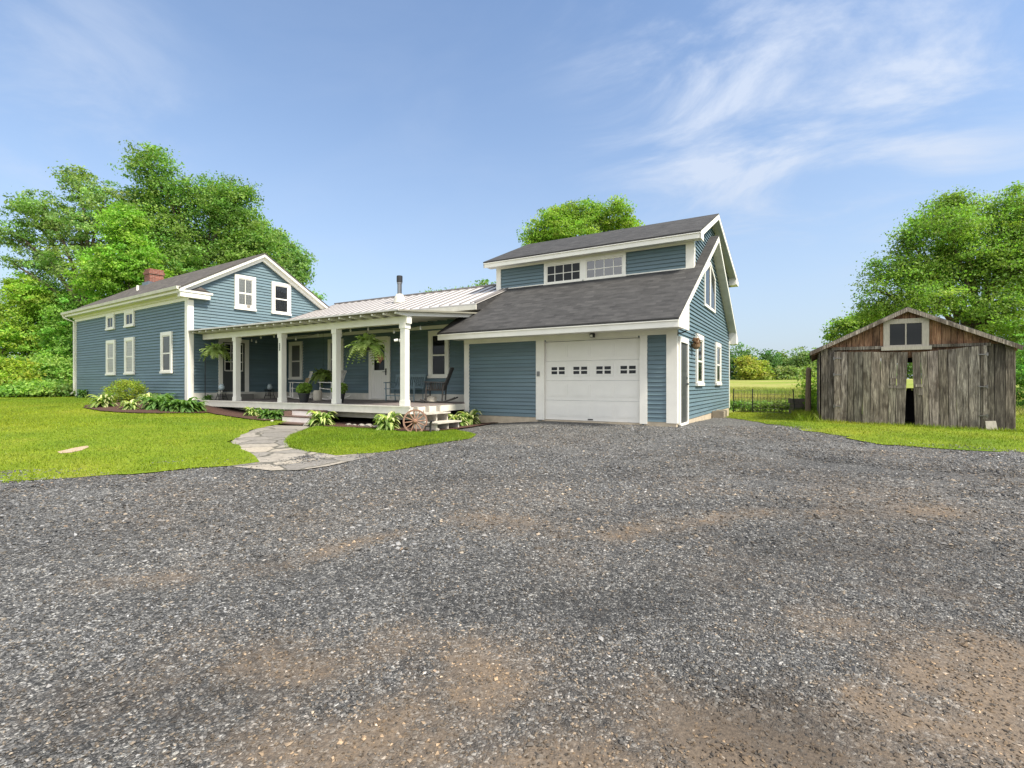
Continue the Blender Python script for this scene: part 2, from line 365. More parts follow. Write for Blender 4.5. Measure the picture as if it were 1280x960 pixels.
def fill(me, V, F, T, smooth=False):
    V = np.asarray(V, np.float32)
    if isinstance(F, np.ndarray):
        nl = F.shape[1]; nf = len(F); loops = F.ravel().astype(np.int32); starts = np.arange(nf, dtype=np.int32) * nl; tot = np.full(nf, nl, np.int32)
    else:
        tot = np.array([len(f) for f in F], np.int32); nf = len(F); loops = np.concatenate([np.array(f, np.int32) for f in F]); starts = np.concatenate([[0], np.cumsum(tot)[:-1]]).astype(np.int32)
    me.vertices.add(len(V)); me.vertices.foreach_set('co', V.ravel())
    me.loops.add(len(loops)); me.loops.foreach_set('vertex_index', loops)
    me.polygons.add(nf); me.polygons.foreach_set('loop_start', starts); me.polygons.foreach_set('loop_total', tot)
    me.polygons.foreach_set('use_smooth', np.full(nf, smooth))
    at = me.attributes.new('tint', 'FLOAT_COLOR', 'FACE')
    c = np.ones((nf, 4), np.float32); c[:, :3] = np.asarray(T, np.float32).reshape(nf, 3); at.data.foreach_set('color', c.ravel())
    # box-like UVs in metres: u along the level direction of the face, v up its slope
    a = V[loops[starts]]; b = V[loops[starts + 1]]; d = V[loops[starts + tot - 1]]
    n = np.cross(b - a, d - a); n /= np.maximum(np.linalg.norm(n, axis=1, keepdims=True), 1e-9)
    tg = np.stack([-n[:, 1], n[:, 0], np.zeros(nf)], 1); l = np.linalg.norm(tg, axis=1); fl = l < .05
    tg[fl] = (1, 0, 0); tg /= np.maximum(np.linalg.norm(tg, axis=1, keepdims=True), 1e-9); bt = np.cross(n, tg)
    fi = np.repeat(np.arange(nf), tot); P = V[loops]
    UV = np.stack([(P * tg[fi]).sum(1), (P * bt[fi]).sum(1)], 1).astype(np.float32)
    ul = me.uv_layers.new(name='UVMap'); ul.data.foreach_set('uv', UV.ravel())
    me.update(calc_edges=True); me.validate()
def tag(o, label=None, cat=None, group=None, kind=None):
    for k, v in (('label', label), ('category', cat), ('group', group), ('kind', kind)):
        if v: o[k] = v
    return o
def thing(name, label, cat, loc=(0, 0, 0), rz=0, group=None):
    o = bpy.data.objects.new(name, None); COL.objects.link(o); o.location = loc; o.rotation_euler = (0, 0, rz); o.empty_display_size = .2
    ROOTM[o.name] = Matrix.Translation(Vector(loc)) @ Matrix.Rotation(rz, 4, 'Z')
    return tag(o, label, cat, group)
def copy_tree(o, parent=None):
    c = o.copy(); COL.objects.link(c)
    if parent is not None: c.parent = parent
    for ch in list(o.children): copy_tree(ch, c)
    return c
def put_copy(o, label, loc, rz=0, group=None, s=1.0):
    c = copy_tree(o); c.location = loc; c.rotation_euler = (0, 0, rz); c.scale = (s, s, s); c['label'] = label
    if group: c['group'] = group
    return c
def frame(origin, xdir, out):      # local x along a wall, -y outwards, z up
    x = Vector(xdir).normalized(); y = -Vector(out).normalized(); z = Vector((0, 0, 1))
    M = Matrix(((x.x, y.x, z.x, origin[0]), (x.y, y.y, z.y, origin[1]), (x.z, y.z, z.z, origin[2]), (0, 0, 0, 1)))
    return M

# ------------------------------------------------------------------ ground sheets
TRK = {'dark': [[(520, 600), (650, 598), (860, 590), (1010, 578), (1150, 590), (1280, 600)], [(330, 690), (560, 760), (760, 770), (870, 730), (960, 690), (1120, 680), (1280, 690)], [(700, 640), (900, 628), (1100, 640), (1280, 655)], [(60, 840), (160, 870), (300, 880)], [(800, 905), (900, 895), (980, 905), (1040, 930)]],
       'tan': [[(930, 880), (1040, 850), (1150, 828), (1280, 808)], [(560, 650), (760, 668), (960, 640), (1200, 640)], [(330, 950), (470, 915), (560, 870), (610, 815)], [(690, 945), (760, 915), (860, 925), (1000, 945)], [(140, 720), (330, 700), (480, 668)], [(1060, 930), (1180, 905), (1280, 880)], [(250, 800), (420, 835), (520, 800)]]}
TRW = {k: [np.array([gp(*q) for q in l]) for l in v] for k, v in TRK.items()}
def track(P, kind, wid):
    P = np.asarray(P); Q = P + np.stack([fbm(P, 1.1) - .5, fbm(P + 40, 1.1) - .5], 1) * .55; out = np.zeros(len(P))
    for L in TRW[kind]:
        for a, b in zip(L, L[1:]):
            d = b - a; t = np.clip(((Q - a) @ d) / (d @ d), 0, 1); r = np.linalg.norm(Q - a - t[:, None] * d, axis=1)
            out = np.maximum(out, np.exp(-(r / (wid * (.6 + .35 * np.linalg.norm(a) / 5))) ** 2))
    return out
def relief(P): return .05 * (fbm(P, .8) - .5) - .02 * track(P, 'dark', .22) + .02 * (fbm(P + 17, 2.6) - .5)
def dirt_fn(P):
    P = np.asarray(P)
    d = np.zeros(len(P))
    for u, v, r, k in ((565, 880, .55, .75), (600, 830, .35, .5), (440, 940, .4, .55), (800, 930, .5, .6), (1190, 850, .7, .7), (1260, 815, .6, .6), (1000, 900, .45, .35), (730, 900, .4, .45),
                       (340, 950, .4, .45), (700, 950, .4, .5), (1100, 930, .4, .5), (850, 700, .7, .3), (900, 610, 1.2, .25), (700, 690, .6, .2), (250, 660, .7, .15), (820, 620, .9, .2), (60, 900, .5, .2), (430, 850, .3, .3)):
        c = GPC[(u, v)]
        d = np.maximum(d, k * np.exp(-((P[:, 0] - c[0]) ** 2 + (P[:, 1] - c[1]) ** 2) / (r * r)))
    return np.clip(d * 1.55 * np.clip(fbm(P, 2.3) * 2.2 - .6, 0, 1) + 1.1 * np.clip(fbm(P + 31, .5) - .42, 0, 1) + .75 * track(P, 'tan', .26) * np.clip(fbm(P + 5, 3.1) * 1.8 - .3, 0, 1) + .34 * np.clip((3.4 - np.linalg.norm(P, axis=1)) / 2.2, 0, 1) * fbm(P + 71, 1.6), 0, 1)
def wet_fn(P):
    P = np.asarray(P); d = np.zeros(len(P))
    for u, v, r, k in ((1010, 580, .8, .5), (860, 730, .45, .6), (800, 760, .5, .5), (960, 900, .35, .7), (1040, 580, .8, .6), (520, 600, .8, .2), (1150, 730, .9, .35), (650, 720, .5, .35), (240, 870, .4, .35)):
        c = GPC[(u, v)]
        d = np.maximum(d, k * np.exp(-((P[:, 0] - c[0]) ** 2 + (P[:, 1] - c[1]) ** 2) / (r * r)))
    st = fbm(np.stack([P[:, 0] * .35 + 11 + .5 * np.sin(P[:, 1] * .6), P[:, 1] * 1.5], 1), 1.0)
    return np.clip(d * (.4 + 1.2 * fbm(P + 7, 1.5)) + np.clip(st - .53, 0, 1) * 1.0 + .55 * track(P, 'dark', .22) * np.clip(fbm(P + 23, 2.2) * 1.9 - .25, 0, 1), 0, 1)
GPC = {}
for q in [(565,880),(600,830),(440,940),(800,930),(1190,850),(1260,815),(1000,900),(730,900),(340,950),(700,950),(1100,930),(850,700),(900,610),(700,690),(250,660),(820,620),(60,900),(430,850),
          (1010,580),(860,730),(800,760),(960,900),(1040,580),(520,600),(1150,730),(650,720),(240,870)]: GPC[q] = gp(*q)

def inside(P, poly):
    P = np.asarray(P); poly = np.asarray(poly); x, y = P[:, 0], P[:, 1]; r = np.zeros(len(P), bool); j = len(poly) - 1
    for i in range(len(poly)):
        xi, yi = poly[i]; xj, yj = poly[j]
        c = ((yi > y) != (yj > y)) & (x < (xj - xi) * (y - yi) / ((yj - yi) or 1e-9) + xi); r ^= c; j = i
    return r
def densify(poly, step, rough=0.0):
    out = []
    for i in range(len(poly)):
        a = np.array(poly[i]); b = np.array(poly[(i + 1) % len(poly)]); n = max(1, int(np.linalg.norm(b - a) / step)); n = min(n, 120)
        for k in range(n): out.append(tuple(a + (b - a) * k / n))
    if rough:
        q = np.array(out); j = np.stack([fbm(q, 2.3) - .5, fbm(q + 50, 2.3) - .5], 1) * rough
        out = [tuple(p) for p in q + j]
    return out
def sheet(name, poly, dz, mat, step=.5, near=None, kind='structure', tintfn=None, rough=0.0, estep=.3):
    poly = densify(poly, estep, rough); pa = np.array(poly)
    lo, hi = pa.min(0), pa.max(0)
    gx, gy = np.meshgrid(np.arange(lo[0], hi[0], step), np.arange(lo[1], hi[1], step)); G = np.stack([gx.ravel(), gy.ravel()], 1)
    if near:
        r, st = near; gx, gy = np.meshgrid(np.arange(-r, r, st), np.arange(0, r, st)); G2 = np.stack([gx.ravel(), gy.ravel()], 1)
        G = np.concatenate([G[(np.abs(G[:, 0]) > r) | (G[:, 1] < 0) | (G[:, 1] > r)], G2])
    G = G + RNG.uniform(-.1, .1, G.shape) * step * .3
    G = G[inside(G, pa)]
    n = len(poly); vs = [Vector(p) for p in poly] + [Vector(p) for p in G]
    V, E_, F, *_ = delaunay_2d_cdt(vs, [(i, (i + 1) % n) for i in range(n)], [list(range(n))], 1, 1e-5)
    P = np.array([(v.x, v.y) for v in V]); Z = HN(P) + dz + (relief(P) if tintfn is not None else 0)
    me = bpy.data.meshes.new(name); F = [tuple(f) for f in F]
    C = np.array([P[list(f)].mean(0) for f in F]); T = np.ones((len(F), 3)) if tintfn is None else tintfn(C)
    fill(me, np.column_stack([P, Z]), F, T, True)
    if tintfn is not None:      # smooth version of the wear masks
        me.attributes.remove(me.attributes['tint']); at = me.attributes.new('tint', 'FLOAT_COLOR', 'POINT'); c = np.ones((len(P), 4), np.float32); c[:, :3] = tintfn(P); at.data.foreach_set('color', c.ravel())
    me.materials.append(MATS[mat]); o = bpy.data.objects.new(name, me); COL.objects.link(o); o['kind'] = kind
    return o
# base terrain, one sheet to the horizon
def base_ground():
    ax = np.concatenate([-np.geomspace(900, 45, 16), np.arange(-42, 30, 1.0), np.geomspace(32, 900, 16)])
    ay = np.concatenate([-np.geomspace(900, 12, 14), np.arange(-10, 40, 1.0), np.geomspace(42, 1200, 26)])
    X, Y = np.meshgrid(ax, ay); P = np.stack([X.ravel(), Y.ravel()], 1)
    Z = HN(P) - np.where((np.abs(P[:, 0]) < 60) & (P[:, 1] < 26), .06, .0)
    nx, ny = len(ax), len(ay); i = np.arange(nx * ny).reshape(ny, nx)
    F = np.stack([i[:-1, :-1], i[:-1, 1:], i[1:, 1:], i[1:, :-1]], -1).reshape(-1, 4)
    me = bpy.data.meshes.new('ground'); fill(me, np.column_stack([P, Z]), F, np.ones((len(F), 3)), True)
    me.materials.append(MATS['field_ground']); o = bpy.data.objects.new('ground', me); COL.objects.link(o); o['kind'] = 'structure'
base_ground()
e_left = [gp(*q) for q in ((0, 590), (100, 585), (200, 578), (285, 572))]
drive = [(-40, -14), (-16.4, -2.2)] + e_left + [gp(*q) for q in ((340, 575), (375, 571), (411, 566), (470, 560), (530, 550), (575, 546), (585, 543), (570, 538))] + \
        [(-9.0, 12.82), (-2.8, 12.82)] + [(-2.75, 21.5)] + [gp(*q) for q in ((912, 519), (960, 526), (1040, 540), (1100, 551), (1180, 557), (1280, 561))] + [(9, 13.2), (30, 9), (30, -14)]
sheet('gravel_driveway', drive, 0, 'gravel', .6, (7, .12), tintfn=lambda P: np.stack([dirt_fn(P), wet_fn(P), np.zeros(len(P))], 1), rough=.22)
lawn_l = [(-70, -12), (-16, -2.6)] + [gp(*q) for q in ((0, 605), (100, 597), (200, 590), (285, 583), (312, 579), (318, 571), (300, 563), (289, 553), (300, 544), (325, 535))] + [(-13.5, 9.95), (-18.9, 9.95), (-31, 10.6), (-70, 14)]
lawn_i = [gp(*q) for q in ((363, 545), (357, 552), (362, 560), (385, 565), (420, 569.5), (470, 567), (530, 557), (588, 548.5), (592, 543.5), (570, 538))] + [(-9, 10.6), (-9.2, 9.95), (-12.2, 9.95)]
lawn_r = [(-2.7, 20.4)] + [gp(*q) for q in ((908, 522.5), (960, 530), (1040, 544), (1100, 556), (1180, 562), (1280, 566))] + [(9, 12.6), (30, 8.2), (30, 30), (8, 27), (-2.6, 24)]
sheet('lawn', lawn_l, .014, 'lawn_turf', .5, rough=.45)
sheet('lawn', lawn_i, .016, 'lawn_turf', .4, rough=.25)
sheet('grass_verge', lawn_r, .012, 'lawn_turf', .5, rough=1.0)
path = [gp(*q) for q in ((285, 583), (312, 579), (318, 571), (300, 563), (289, 553), (300, 544), (325, 535), (345, 532), (390, 533), (363, 545), (357, 552), (362, 560), (385, 565), (420, 569.5), (470, 567), (478, 568), (411, 583), (375, 588), (340, 589))]
sheet('flagstone_path', path, .010, 'flagstone', .25, rough=.05, estep=.12)
bed_m = [gp(*q) for q in ((104, 511), (125, 515), (160, 517.5), (200, 518), (255, 517.5), (266, 514))] + [(-18.6, 9.4), (-19.1, 9.75), (-25, 10.1)] + [gp(108, 508)]
bed_p = [(-18.4, 9.1), (-16, 8.9), (-14.3, 8.7), (-13.5, 8.8), (-13.4, 10.6), (-18.6, 10.6)]
bed_q = [(-12.0, 8.9), (-11.2, 9.0), (-10, 9.35), (-9.4, 9.5), (-8.7, 9.35), (-8.2, 9.9), (-7.9, 11), (-8.1, 12.9), (-12, 13.2)]
sheet('mulch_bed', bed_m, .045, 'mulch', .3, rough=.2, estep=.15)
sheet('mulch_bed', bed_p, .045, 'mulch', .3, rough=.2, estep=.15)
sheet('mulch_bed', bed_q, .042, 'mulch', .3, rough=.2, estep=.15)
bare = [gp(*q) for q in ((70, 566), (84, 563), (98, 560), (110, 558), (112, 560), (104, 564), (88, 567), (74, 568))]
sheet('bare_patch', bare, .02, 'bare_soil', .2, rough=.1, estep=.1)

# loose stones on the driveway and grass blades: uncountable, one object each
def stones():
    parts = []
    for r0, r1, dens, s0, s1 in ((1.0, 3.0, 5600, .0035, .0095), (3.0, 5.5, 2600, .004, .0105), (5.5, 9.0, 900, .006, .014), (4.0, 13.0, 260, .011, .024)):
        area = (r1 * r1 - r0 * r0) * 1.15; n = int(area * dens)
        t = np.sqrt(RNG.uniform(r0 * r0, r1 * r1, n)); a = RNG.uniform(-1.15, 1.15, n)
        P = np.stack([(FX + RX * a) * t, (FY + RY * a) * t], 1)
        P = P[inside(P, drive)]
        keep = RNG.random(len(P)) > np.clip(dirt_fn(P) * 1.05 - .14, 0, .5); P = P[keep]
        parts.append((P, np.exp(RNG.uniform(np.log(s0), np.log(s1), len(P)))))
    P = np.concatenate([p for p, _ in parts]); S = np.concatenate([s for _, s in parts]); n = len(P)
    big = RNG.random(n) < .003; S[big] *= 2.0; S = np.minimum(S, .021)
    base = np.array([(1, 0, 0), (0, 1, 0), (-1, 0, 0), (0, -1, 0), (0, 0, 1), (0, 0, -1)], float)
    V = base[None] * RNG.uniform(.55, 1.25, (n, 6, 1)) + RNG.uniform(-.3, .3, (n, 6, 3))
    V[:, :, 2] *= RNG.uniform(.45, .8, (n, 1))
    ang = RNG.uniform(0, 6.28, n); c, s = np.cos(ang)[:, None], np.sin(ang)[:, None]
    V[:, :, 0] *= RNG.uniform(1, 1.6, (n, 1))
    x = V[:, :, 0] * c - V[:, :, 1] * s; y = V[:, :, 0] * s + V[:, :, 1] * c; V[:, :, 0], V[:, :, 1] = x, y
    tl = RNG.uniform(-.35, .35, (n, 1)); V[:, :, 2] += V[:, :, 0] * tl
    V *= S[:, None, None]; V[:, :, 0] += P[:, 0:1]; V[:, :, 1] += P[:, 1:2]; V[:, :, 2] += (HN(P) + relief(P) + S * .22)[:, None]
    F = np.array([(0, 1, 4), (1, 2, 4), (2, 3, 4), (3, 0, 4), (1, 0, 5), (2, 1, 5), (3, 2, 5), (0, 3, 5)])
    F = (F[None] + np.arange(n)[:, None, None] * 6).reshape(-1, 3)
    k = np.clip(RNG.lognormal(-2.38, .52, n), .028, .36); col = np.stack([k, k, k * 1.0], 1)
    dd = dirt_fn(P); w = RNG.random(n) < .16 + .5 * dd; col[w] *= np.array([1.18, 1.0, .78]); col *= 1 + dd[:, None] * np.array([.25, .02, -.22])
    o_ = RNG.random(n) < .006; col[o_] = (.24, .175, .12)
    col *= (1 - .5 * wet_fn(P))[:, None] * (.72 + .55 * fbm(P, .55))[:, None]
    me = bpy.data.meshes.new('gravel_stones'); fill(me, V.reshape(-1, 3), F, np.repeat(col, 8, 0))
    me.materials.append(MATS['gravel_stone']); o = bpy.data.objects.new('gravel_stones', me); COL.objects.link(o)
    tag(o, 'loose blue grey crushed stone scattered over the driveway', 'gravel', kind='stuff')
stones()
def blades(name, regions, mat, label):
    Vs, Fs, Ts = [], [], []; off = 0
    for poly, excl, n, h0, h1, w, colfn in regions:
        pa = np.array(poly); lo, hi = pa.min(0), pa.max(0)
        lo = np.maximum(lo, (-34, -3)); hi = np.minimum(hi, (14, 60))
        P = RNG.uniform(lo, hi, (n, 2)); P = P[inside(P, poly)]
        for e in excl: P = P[~inside(P, e)]
        # fewer blades far away and none behind the camera
        t = P @ np.array([FX, FY]); a = (P @ np.array([RX, RY])) / np.maximum(t, .1); P = P[(t > 1) & (np.abs(a) < 1.25)]
        P = P + RNG.normal(size=P.shape) * .035; m = len(P); z = HN(P) + .005
        hgt = RNG.uniform(h0, h1, m) * (.6 + .8 * fbm(P, .9)); an = RNG.uniform(0, 6.28, m); dx, dy = np.cos(an), np.sin(an)
        le = RNG.uniform(-.7, .7, (m, 2)) * hgt[:, None]; ww = w * RNG.uniform(.6, 1.3, m)
        a_ = np.column_stack([P[:, 0] - dx * ww, P[:, 1] - dy * ww, z]); b_ = np.column_stack([P[:, 0] + dx * ww, P[:, 1] + dy * ww, z])
        c_ = np.column_stack([P[:, 0] + le[:, 0], P[:, 1] + le[:, 1], z + hgt])
        Vs.append(np.stack([a_, b_, c_], 1).reshape(-1, 3)); Fs.append(np.arange(m * 3).reshape(-1, 3) + off); off += m * 3
        Ts.append(colfn(P))
    me = bpy.data.meshes.new(name); fill(me, np.concatenate(Vs), np.concatenate(Fs), np.concatenate(Ts))
    me.materials.append(MATS[mat]); o = bpy.data.objects.new(name, me); COL.objects.link(o); tag(o, label, 'grass', kind='stuff')
def lawncol(P):
    k = RNG.uniform(.5, 1.25, len(P)) * (.72 + .56 * fbm(P + 13, 1.7)); y = fbm(P, .45)[:, None] + RNG.uniform(-.15, .15, (len(P), 1))
    near = np.clip((9.0 - P[:, 1:2]) / 5, 0, 1) * .5
    f = np.clip(y * 2.2 - .85 + near * .45, 0, 1)
    return k[:, None] * ((1 - f) * np.array([.62, .78, .9]) + f * np.array([1.15, 1.05, 1.0]))
def vergecol(P):
    k = RNG.uniform(.5, 1.2, len(P)) * (.7 + .6 * fbm(P + 3, 1.6)); f = np.clip(fbm(P + 9, .8)[:, None] * 1.8 - .5, 0, 1)
    return k[:, None] * ((1 - f) * np.array([.75, .85, 1]) + f * np.array([1.35, 1.05, 2.0]))
blades('lawn_grass', [(lawn_l, [bed_m, bed_p, bare], 380000, .02, .055, .0065, lawncol), (lawn_i, [bed_q], 100000, .02, .055, .006, lawncol), (lawn_r, [], 190000, .02, .06, .007, vergecol), ([(.1, 16.7), (1.9, 16.7), (3.2, 16.75), (4.7, 16.6), (4.8, 17.15), (.1, 17.2)], [], 2200, .03, .12, .008, vergecol), ([(-.35, 16.9), (.25, 16.9), (.25, 21), (-.5, 21)], [], 2600, .08, .3, .009, vergecol)], 'grass_blade', 'short bright green mown grass of the lawn')
fieldp = [(-2.4, 23), (8, 26), (30, 30), (40, 60), (-20, 60), (-8, 26)]
def fieldcol(P):
    k = RNG.uniform(.6, 1.2, len(P)); f = np.clip(fbm(P + 3, .12)[:, None] * 2.2 - .7 + np.clip((P[:, 1:2] - 30) / 50, -.3, .4), 0, 1)
    return k[:, None] * ((1 - f) * np.array([.55, .85, .5]) + f * np.array([1.25, 1.05, 1.4]))
blades('field_grass', [(fieldp, [], 90000, .08, .35, .016, fieldcol)], 'field_blade', 'tall yellowing meadow grass in the field behind the fence')

# ------------------------------------------------------------------ house
house = thing('house', 'long blue clapboard farmhouse with white trim, open front porch and attached garage', 'house', (-9.3, 12.8, 0))
AL = R(3.1)
MH = Matrix.Translation((-19, 9.5, 0)) @ Matrix.Rotation(-AL, 4, 'Z')     # farmhouse frame: x right (0 at the near corner), y back
def sub(mb, name, mat, parent=house, **k): return mb.build(name, mat, parent, **k)
def box_part(name, mat, parent, M, *b):
    m = MB(M); m.box(*b); return m.build(name, mat, parent)

def window(M, x0, x1, z0, z1, cas=.115, kind='double', curtain=None, mat='trim', y=-.034, parent=house, dark='window_glass', low=False):
    f = MB(M); d = y - .035
    f.box(x0, x0 + cas, d, y + .032, z0, z1); f.box(x1 - cas, x1, d, y + .032, z0, z1)
    f.box(x0 + cas, x1 - cas, d - .004, y + .032, z1 - cas, z1); f.box(x0 - .02, x1 + .02, d - .022, y + .014, z0 - .004, z0 + cas * .55)
    w = sub(f, 'window', mat, parent)
    a0, a1, c0, c1 = x0 + cas, x1 - cas, z0 + cas * .55, z1 - cas
    s = MB(M); r = .038; yy = y - .018
    s.box(a0, a0 + r, yy, y + .012, c0, c1); s.box(a1 - r, a1, yy, y + .012, c0, c1); s.box(a0 + r, a1 - r, yy, y + .012, c0, c0 + r * 1.4); s.box(a0 + r, a1 - r, yy, y + .012, c1 - r, c1)
    if kind == 'double': zm = (c0 + c1) / 2; s.box(a0 + r, a1 - r, yy - .006, y + .012, zm - .025, zm + .025)
    if kind == 'double4':
        zm = (c0 + c1) / 2; s.box(a0 + r, a1 - r, yy - .006, y + .012, zm - .03, zm + .03)
        xm = (a0 + a1) / 2
        for q0, q1 in ((c0 + r * 1.4, zm - .03), (zm + .03, c1 - r)):
            s.box(xm - .011, xm + .011, yy + .004, y + .010, q0, q1)
    if isinstance(kind, tuple):
        nx, nz = kind
        for i in range(1, nx): xm = a0 + (a1 - a0) * i / nx; s.box(xm - .011, xm + .011, yy + .002, y + .010, c0 + r, c1 - r)
        for i in range(1, nz):
            zm = c0 + (c1 - c0) * i / nz; s.box(a0 + r, a1 - r, yy + .004, y + .009, zm - .011, zm + .011)
    sub(s, 'sash', mat, w)
    if curtain:
        c = MB(M)
        n = 14
        for i in range(n):
            xa = a0 + (a1 - a0) * i / n; xb = a0 + (a1 - a0) * (i + 1) / n; ya, yb = (y + .008, y + .002) if i % 2 else (y + .002, y + .008)
            k = .95 + .1 * random.random()
            c.face([(xa, ya, c0), (xb, yb, c0), (xb, yb, c1), (xa, ya, c1)], (k, k, k))
        sub(c, 'curtain', curtain, w)
    p = MB(M); p.face([(a0 + r, y - .004, c0 + r), (a1 - r, y - .004, c0 + r), (a1 - r, y - .004, c1 - r), (a0 + r, y - .004, c1 - r)])
    sub(p, 'pane', 'clear_glass' if curtain else dark, w)
    if low:
        ac = MB(M); ac.box(a0 + r, a1 - r, y - .02, y - .006, c0 + r, c0 + .14); ac.box(a0 + .35, a0 + .47, y - .05, y - .02, c0 + .05, c0 + .13, (.35, .32, .3)); sub(ac, 'window_insert', 'trim', w)
    return w

# ---- farmhouse (left block), rotated frame MH
L_, D_, ZB, ZT = 11.4, 5.34, .44, 4.18
RIDGE_Y, RIDGE_Z = 2.67, 6.20
SL = (RIDGE_Z - 4.42) / (RIDGE_Y + .32)
w = MB(MH)
w.siding(ZB, 4.05, lambda z: (-L_, 0))
Mg = MH @ Matrix(((0, -1, 0, 0), (1, 0, 0, 0), (0, 0, 1, 0), (0, 0, 0, 1)))          # gable end: x -> back, out = +x
def grange(z):
    t = max(0, (z - 4.46) / SL); return (min(t, 2.66), max(D_ - t, 2.68))
w.M = Mg; w.siding(ZB, 6.0, grange)
w.M = MH
core = [(-.004, .004, ZB - .1), (-.004, D_, ZB - .1), (-.004, D_, 4.4), (-.004, RIDGE_Y, 5.95), (-.004, .004, 4.4)]
w.prism(core, (-L_ + .01, 0, 0))
sub(w, 'wall', 'blue_siding')
f = MB(MH); f.box(-L_ + .03, -.02, .03, D_ - .03, -.1, ZB - .004); sub(f, 'foundation', 'concrete')
for x0, x1 in ((-.17, .03), (-L_ - .03, -L_ + .13)):
    c = MB(MH); c.box(x0, x1, -.045, -.0005, ZB - .03, 4.0)
    if x1 > 0: c.box(.0005, .045, -.0445, .16, ZB - .03, 4.0)
    sub(c, 'corner_board', 'trim')
c = MB(MH); c.box(-L_ - .04, .05, -.05, -.001, 3.97, 4.2); c.box(-L_ - .06, .08, -.11, -.05, 4.1, 4.22); sub(c, 'frieze_board', 'trim')
# boxed eave with gutter
c = MB(MH); c.box(-L_ - .3, .27, -.36, .05, 4.205, 4.26); c.box(-L_ - .3, .27, -.385, -.36, 4.19, 4.40); sub(c, 'eave_box', 'trim')
g = MB(MH); g.prism([(-L_ - .32, -.39, 4.27), (-L_ - .32, -.48, 4.29), (-L_ - .32, -.50, 4.39), (-L_ - .32, -.39, 4.39)], (L_ + .58, 0, 0)); sub(g, 'gutter', 'trim_old')
g = MB(MH); g.tube([(-L_ - .22, -.44, 4.28), (-L_ - .22, -.40, 4.16), (-L_ + .03, -.09, 3.98), (-L_ + .03, -.085, .75), (-L_ + .03, -.09, .62), (-L_ - .12, -.16, .52)], .042, 8); sub(g, 'downspout', 'trim')
# gable cornice: return and rake boards
c = MB(MH); c.box(.046, .26, -.36, .62, 4.05, 4.22); c.box(.03, .29, -.40, .70, 4.222, 4.29); sub(c, 'eave_return', 'trim')
c = MB(MH); c.face([(.03, -.4, 4.294), (.29, -.4, 4.294), (.29, .7, 4.294), (.03, .7, 4.294)]); c.prism([(.03, .02, 4.296), (.03, .68, 4.296), (.03, .30, 4.46)], (.24, 0, 0)); sub(c, 'return_roof', 'shingle_brown')
def zr(y): return RIDGE_Z - SL * abs(y - RIDGE_Y)
for a, b in ((-.36, RIDGE_Y), (D_ + .36, RIDGE_Y)):
    m = MB(MH)
    m.prism([(.05, a, zr(a) - .28), (.05, b, zr(b) - .31), (.05, b, zr(b) - .13), (.05, a, zr(a) - .12)], (.10, 0, 0))
    m.prism([(.151, a, zr(a) - .155), (.151, b, zr(b) - .155), (.151, b, zr(b) - .035), (.151, a, zr(a) - .035)], (.12, 0, 0))
    sub(m, 'rake_board', 'trim')
rm = MB(MH); T_ = .045
for a, b in ((-.42, RIDGE_Y), (D_ + .42, RIDGE_Y)):
    rm.prism([(-L_ - .3, a, zr(a)), (-L_ - .3, b, zr(b)), (-L_ - .3, b, zr(b) - T_), (-L_ - .3, a, zr(a) - T_)], (L_ + .59, 0, 0))
mainroof = sub(rm, 'roof', 'shingle_brown')
ch = MB(MH); ch.box(-10.1, -9.48, RIDGE_Y - .32, RIDGE_Y + .30, 5.8, 6.72); ch.box(-10.14, -9.44, RIDGE_Y - .36, RIDGE_Y + .34, 6.52, 6.64, (.9, .9, .9)); ch.box(-10.1, -9.48, RIDGE_Y - .321, RIDGE_Y + .301, 6.721, 6.78, (.8, .8, .8))
sub(ch, 'chimney', 'brick', mainroof)
fl = MB(MH); fl.box(-10.16, -9.42, RIDGE_Y - .4, RIDGE_Y - .02, 5.92, 6.12); sub(fl, 'chimney_flashing', 'steel', mainroof)
v = MB(MH); v.tube([(-7.4, 1.1, zr(1.1) - .1), (-7.4, 1.1, zr(1.1) + .22)], .05, 8); sub(v, 'vent_pipe', 'trim', mainroof)
for x0, x1, z0, z1, k, cu in ((-7.46, -6.57, 3.34, 4.02, (2, 1), None), (-5.47, -4.52, 3.34, 4.02, (2, 1), None), (-7.46, -6.49, 1.38, 2.89, 'double', 'curtain'), (-5.47, -4.53, 1.39, 2.91, 'double', 'curtain'), (-2.08, -1.17, 1.40, 2.94, 'double', 'curtain_dark')):
    window(MH, x0, x1, z0, z1, .13, k, cu)
window(Mg, 1.60, 2.42, 3.87, 5.20, .12, 'double4', 'curtain', low=True)
window(Mg, 3.08, 3.92, 3.87, 5.17, .12, 'double', 'screen_mesh')
# porch side of the gable: door, step, skirting
sk = MB(Mg); sk.box(.17, 3.8, -.032, -.001, .42, .68); sub(sk, 'skirt_board', 'trim_old')
fd = MB(Mg)
fd.box(1.02, 1.16, -.06, -.002, .70, 2.72); fd.box(1.99, 2.15, -.06, -.002, .70, 2.72); fd.box(1.16, 1.99, -.058, -.002, 2.58, 2.72)
fdp = MB(Mg); fdp.box(1.16, 1.99, -.04, -.019, .72, 2.58); fdp.box(1.24, 1.55, -.046, -.04, .82, 1.4); fdp.box(1.60, 1.91, -.046, -.04, .82, 1.4)
d1 = sub(fdp, 'door', 'dark_door'); sub(fd, 'door_casing', 'trim', d1)
p = MB(Mg); p.face([(1.26, -.042, 1.55), (1.90, -.042, 1.55), (1.90, -.042, 2.48), (1.26, -.042, 2.48)]); sub(p, 'pane', 'window_glass', d1)
gm = MB(Mg)
for i in range(4): x = 1.24 + .22 * i; gm.box(x - .012, x + .012, -.052, -.043, 1.5, 2.52)
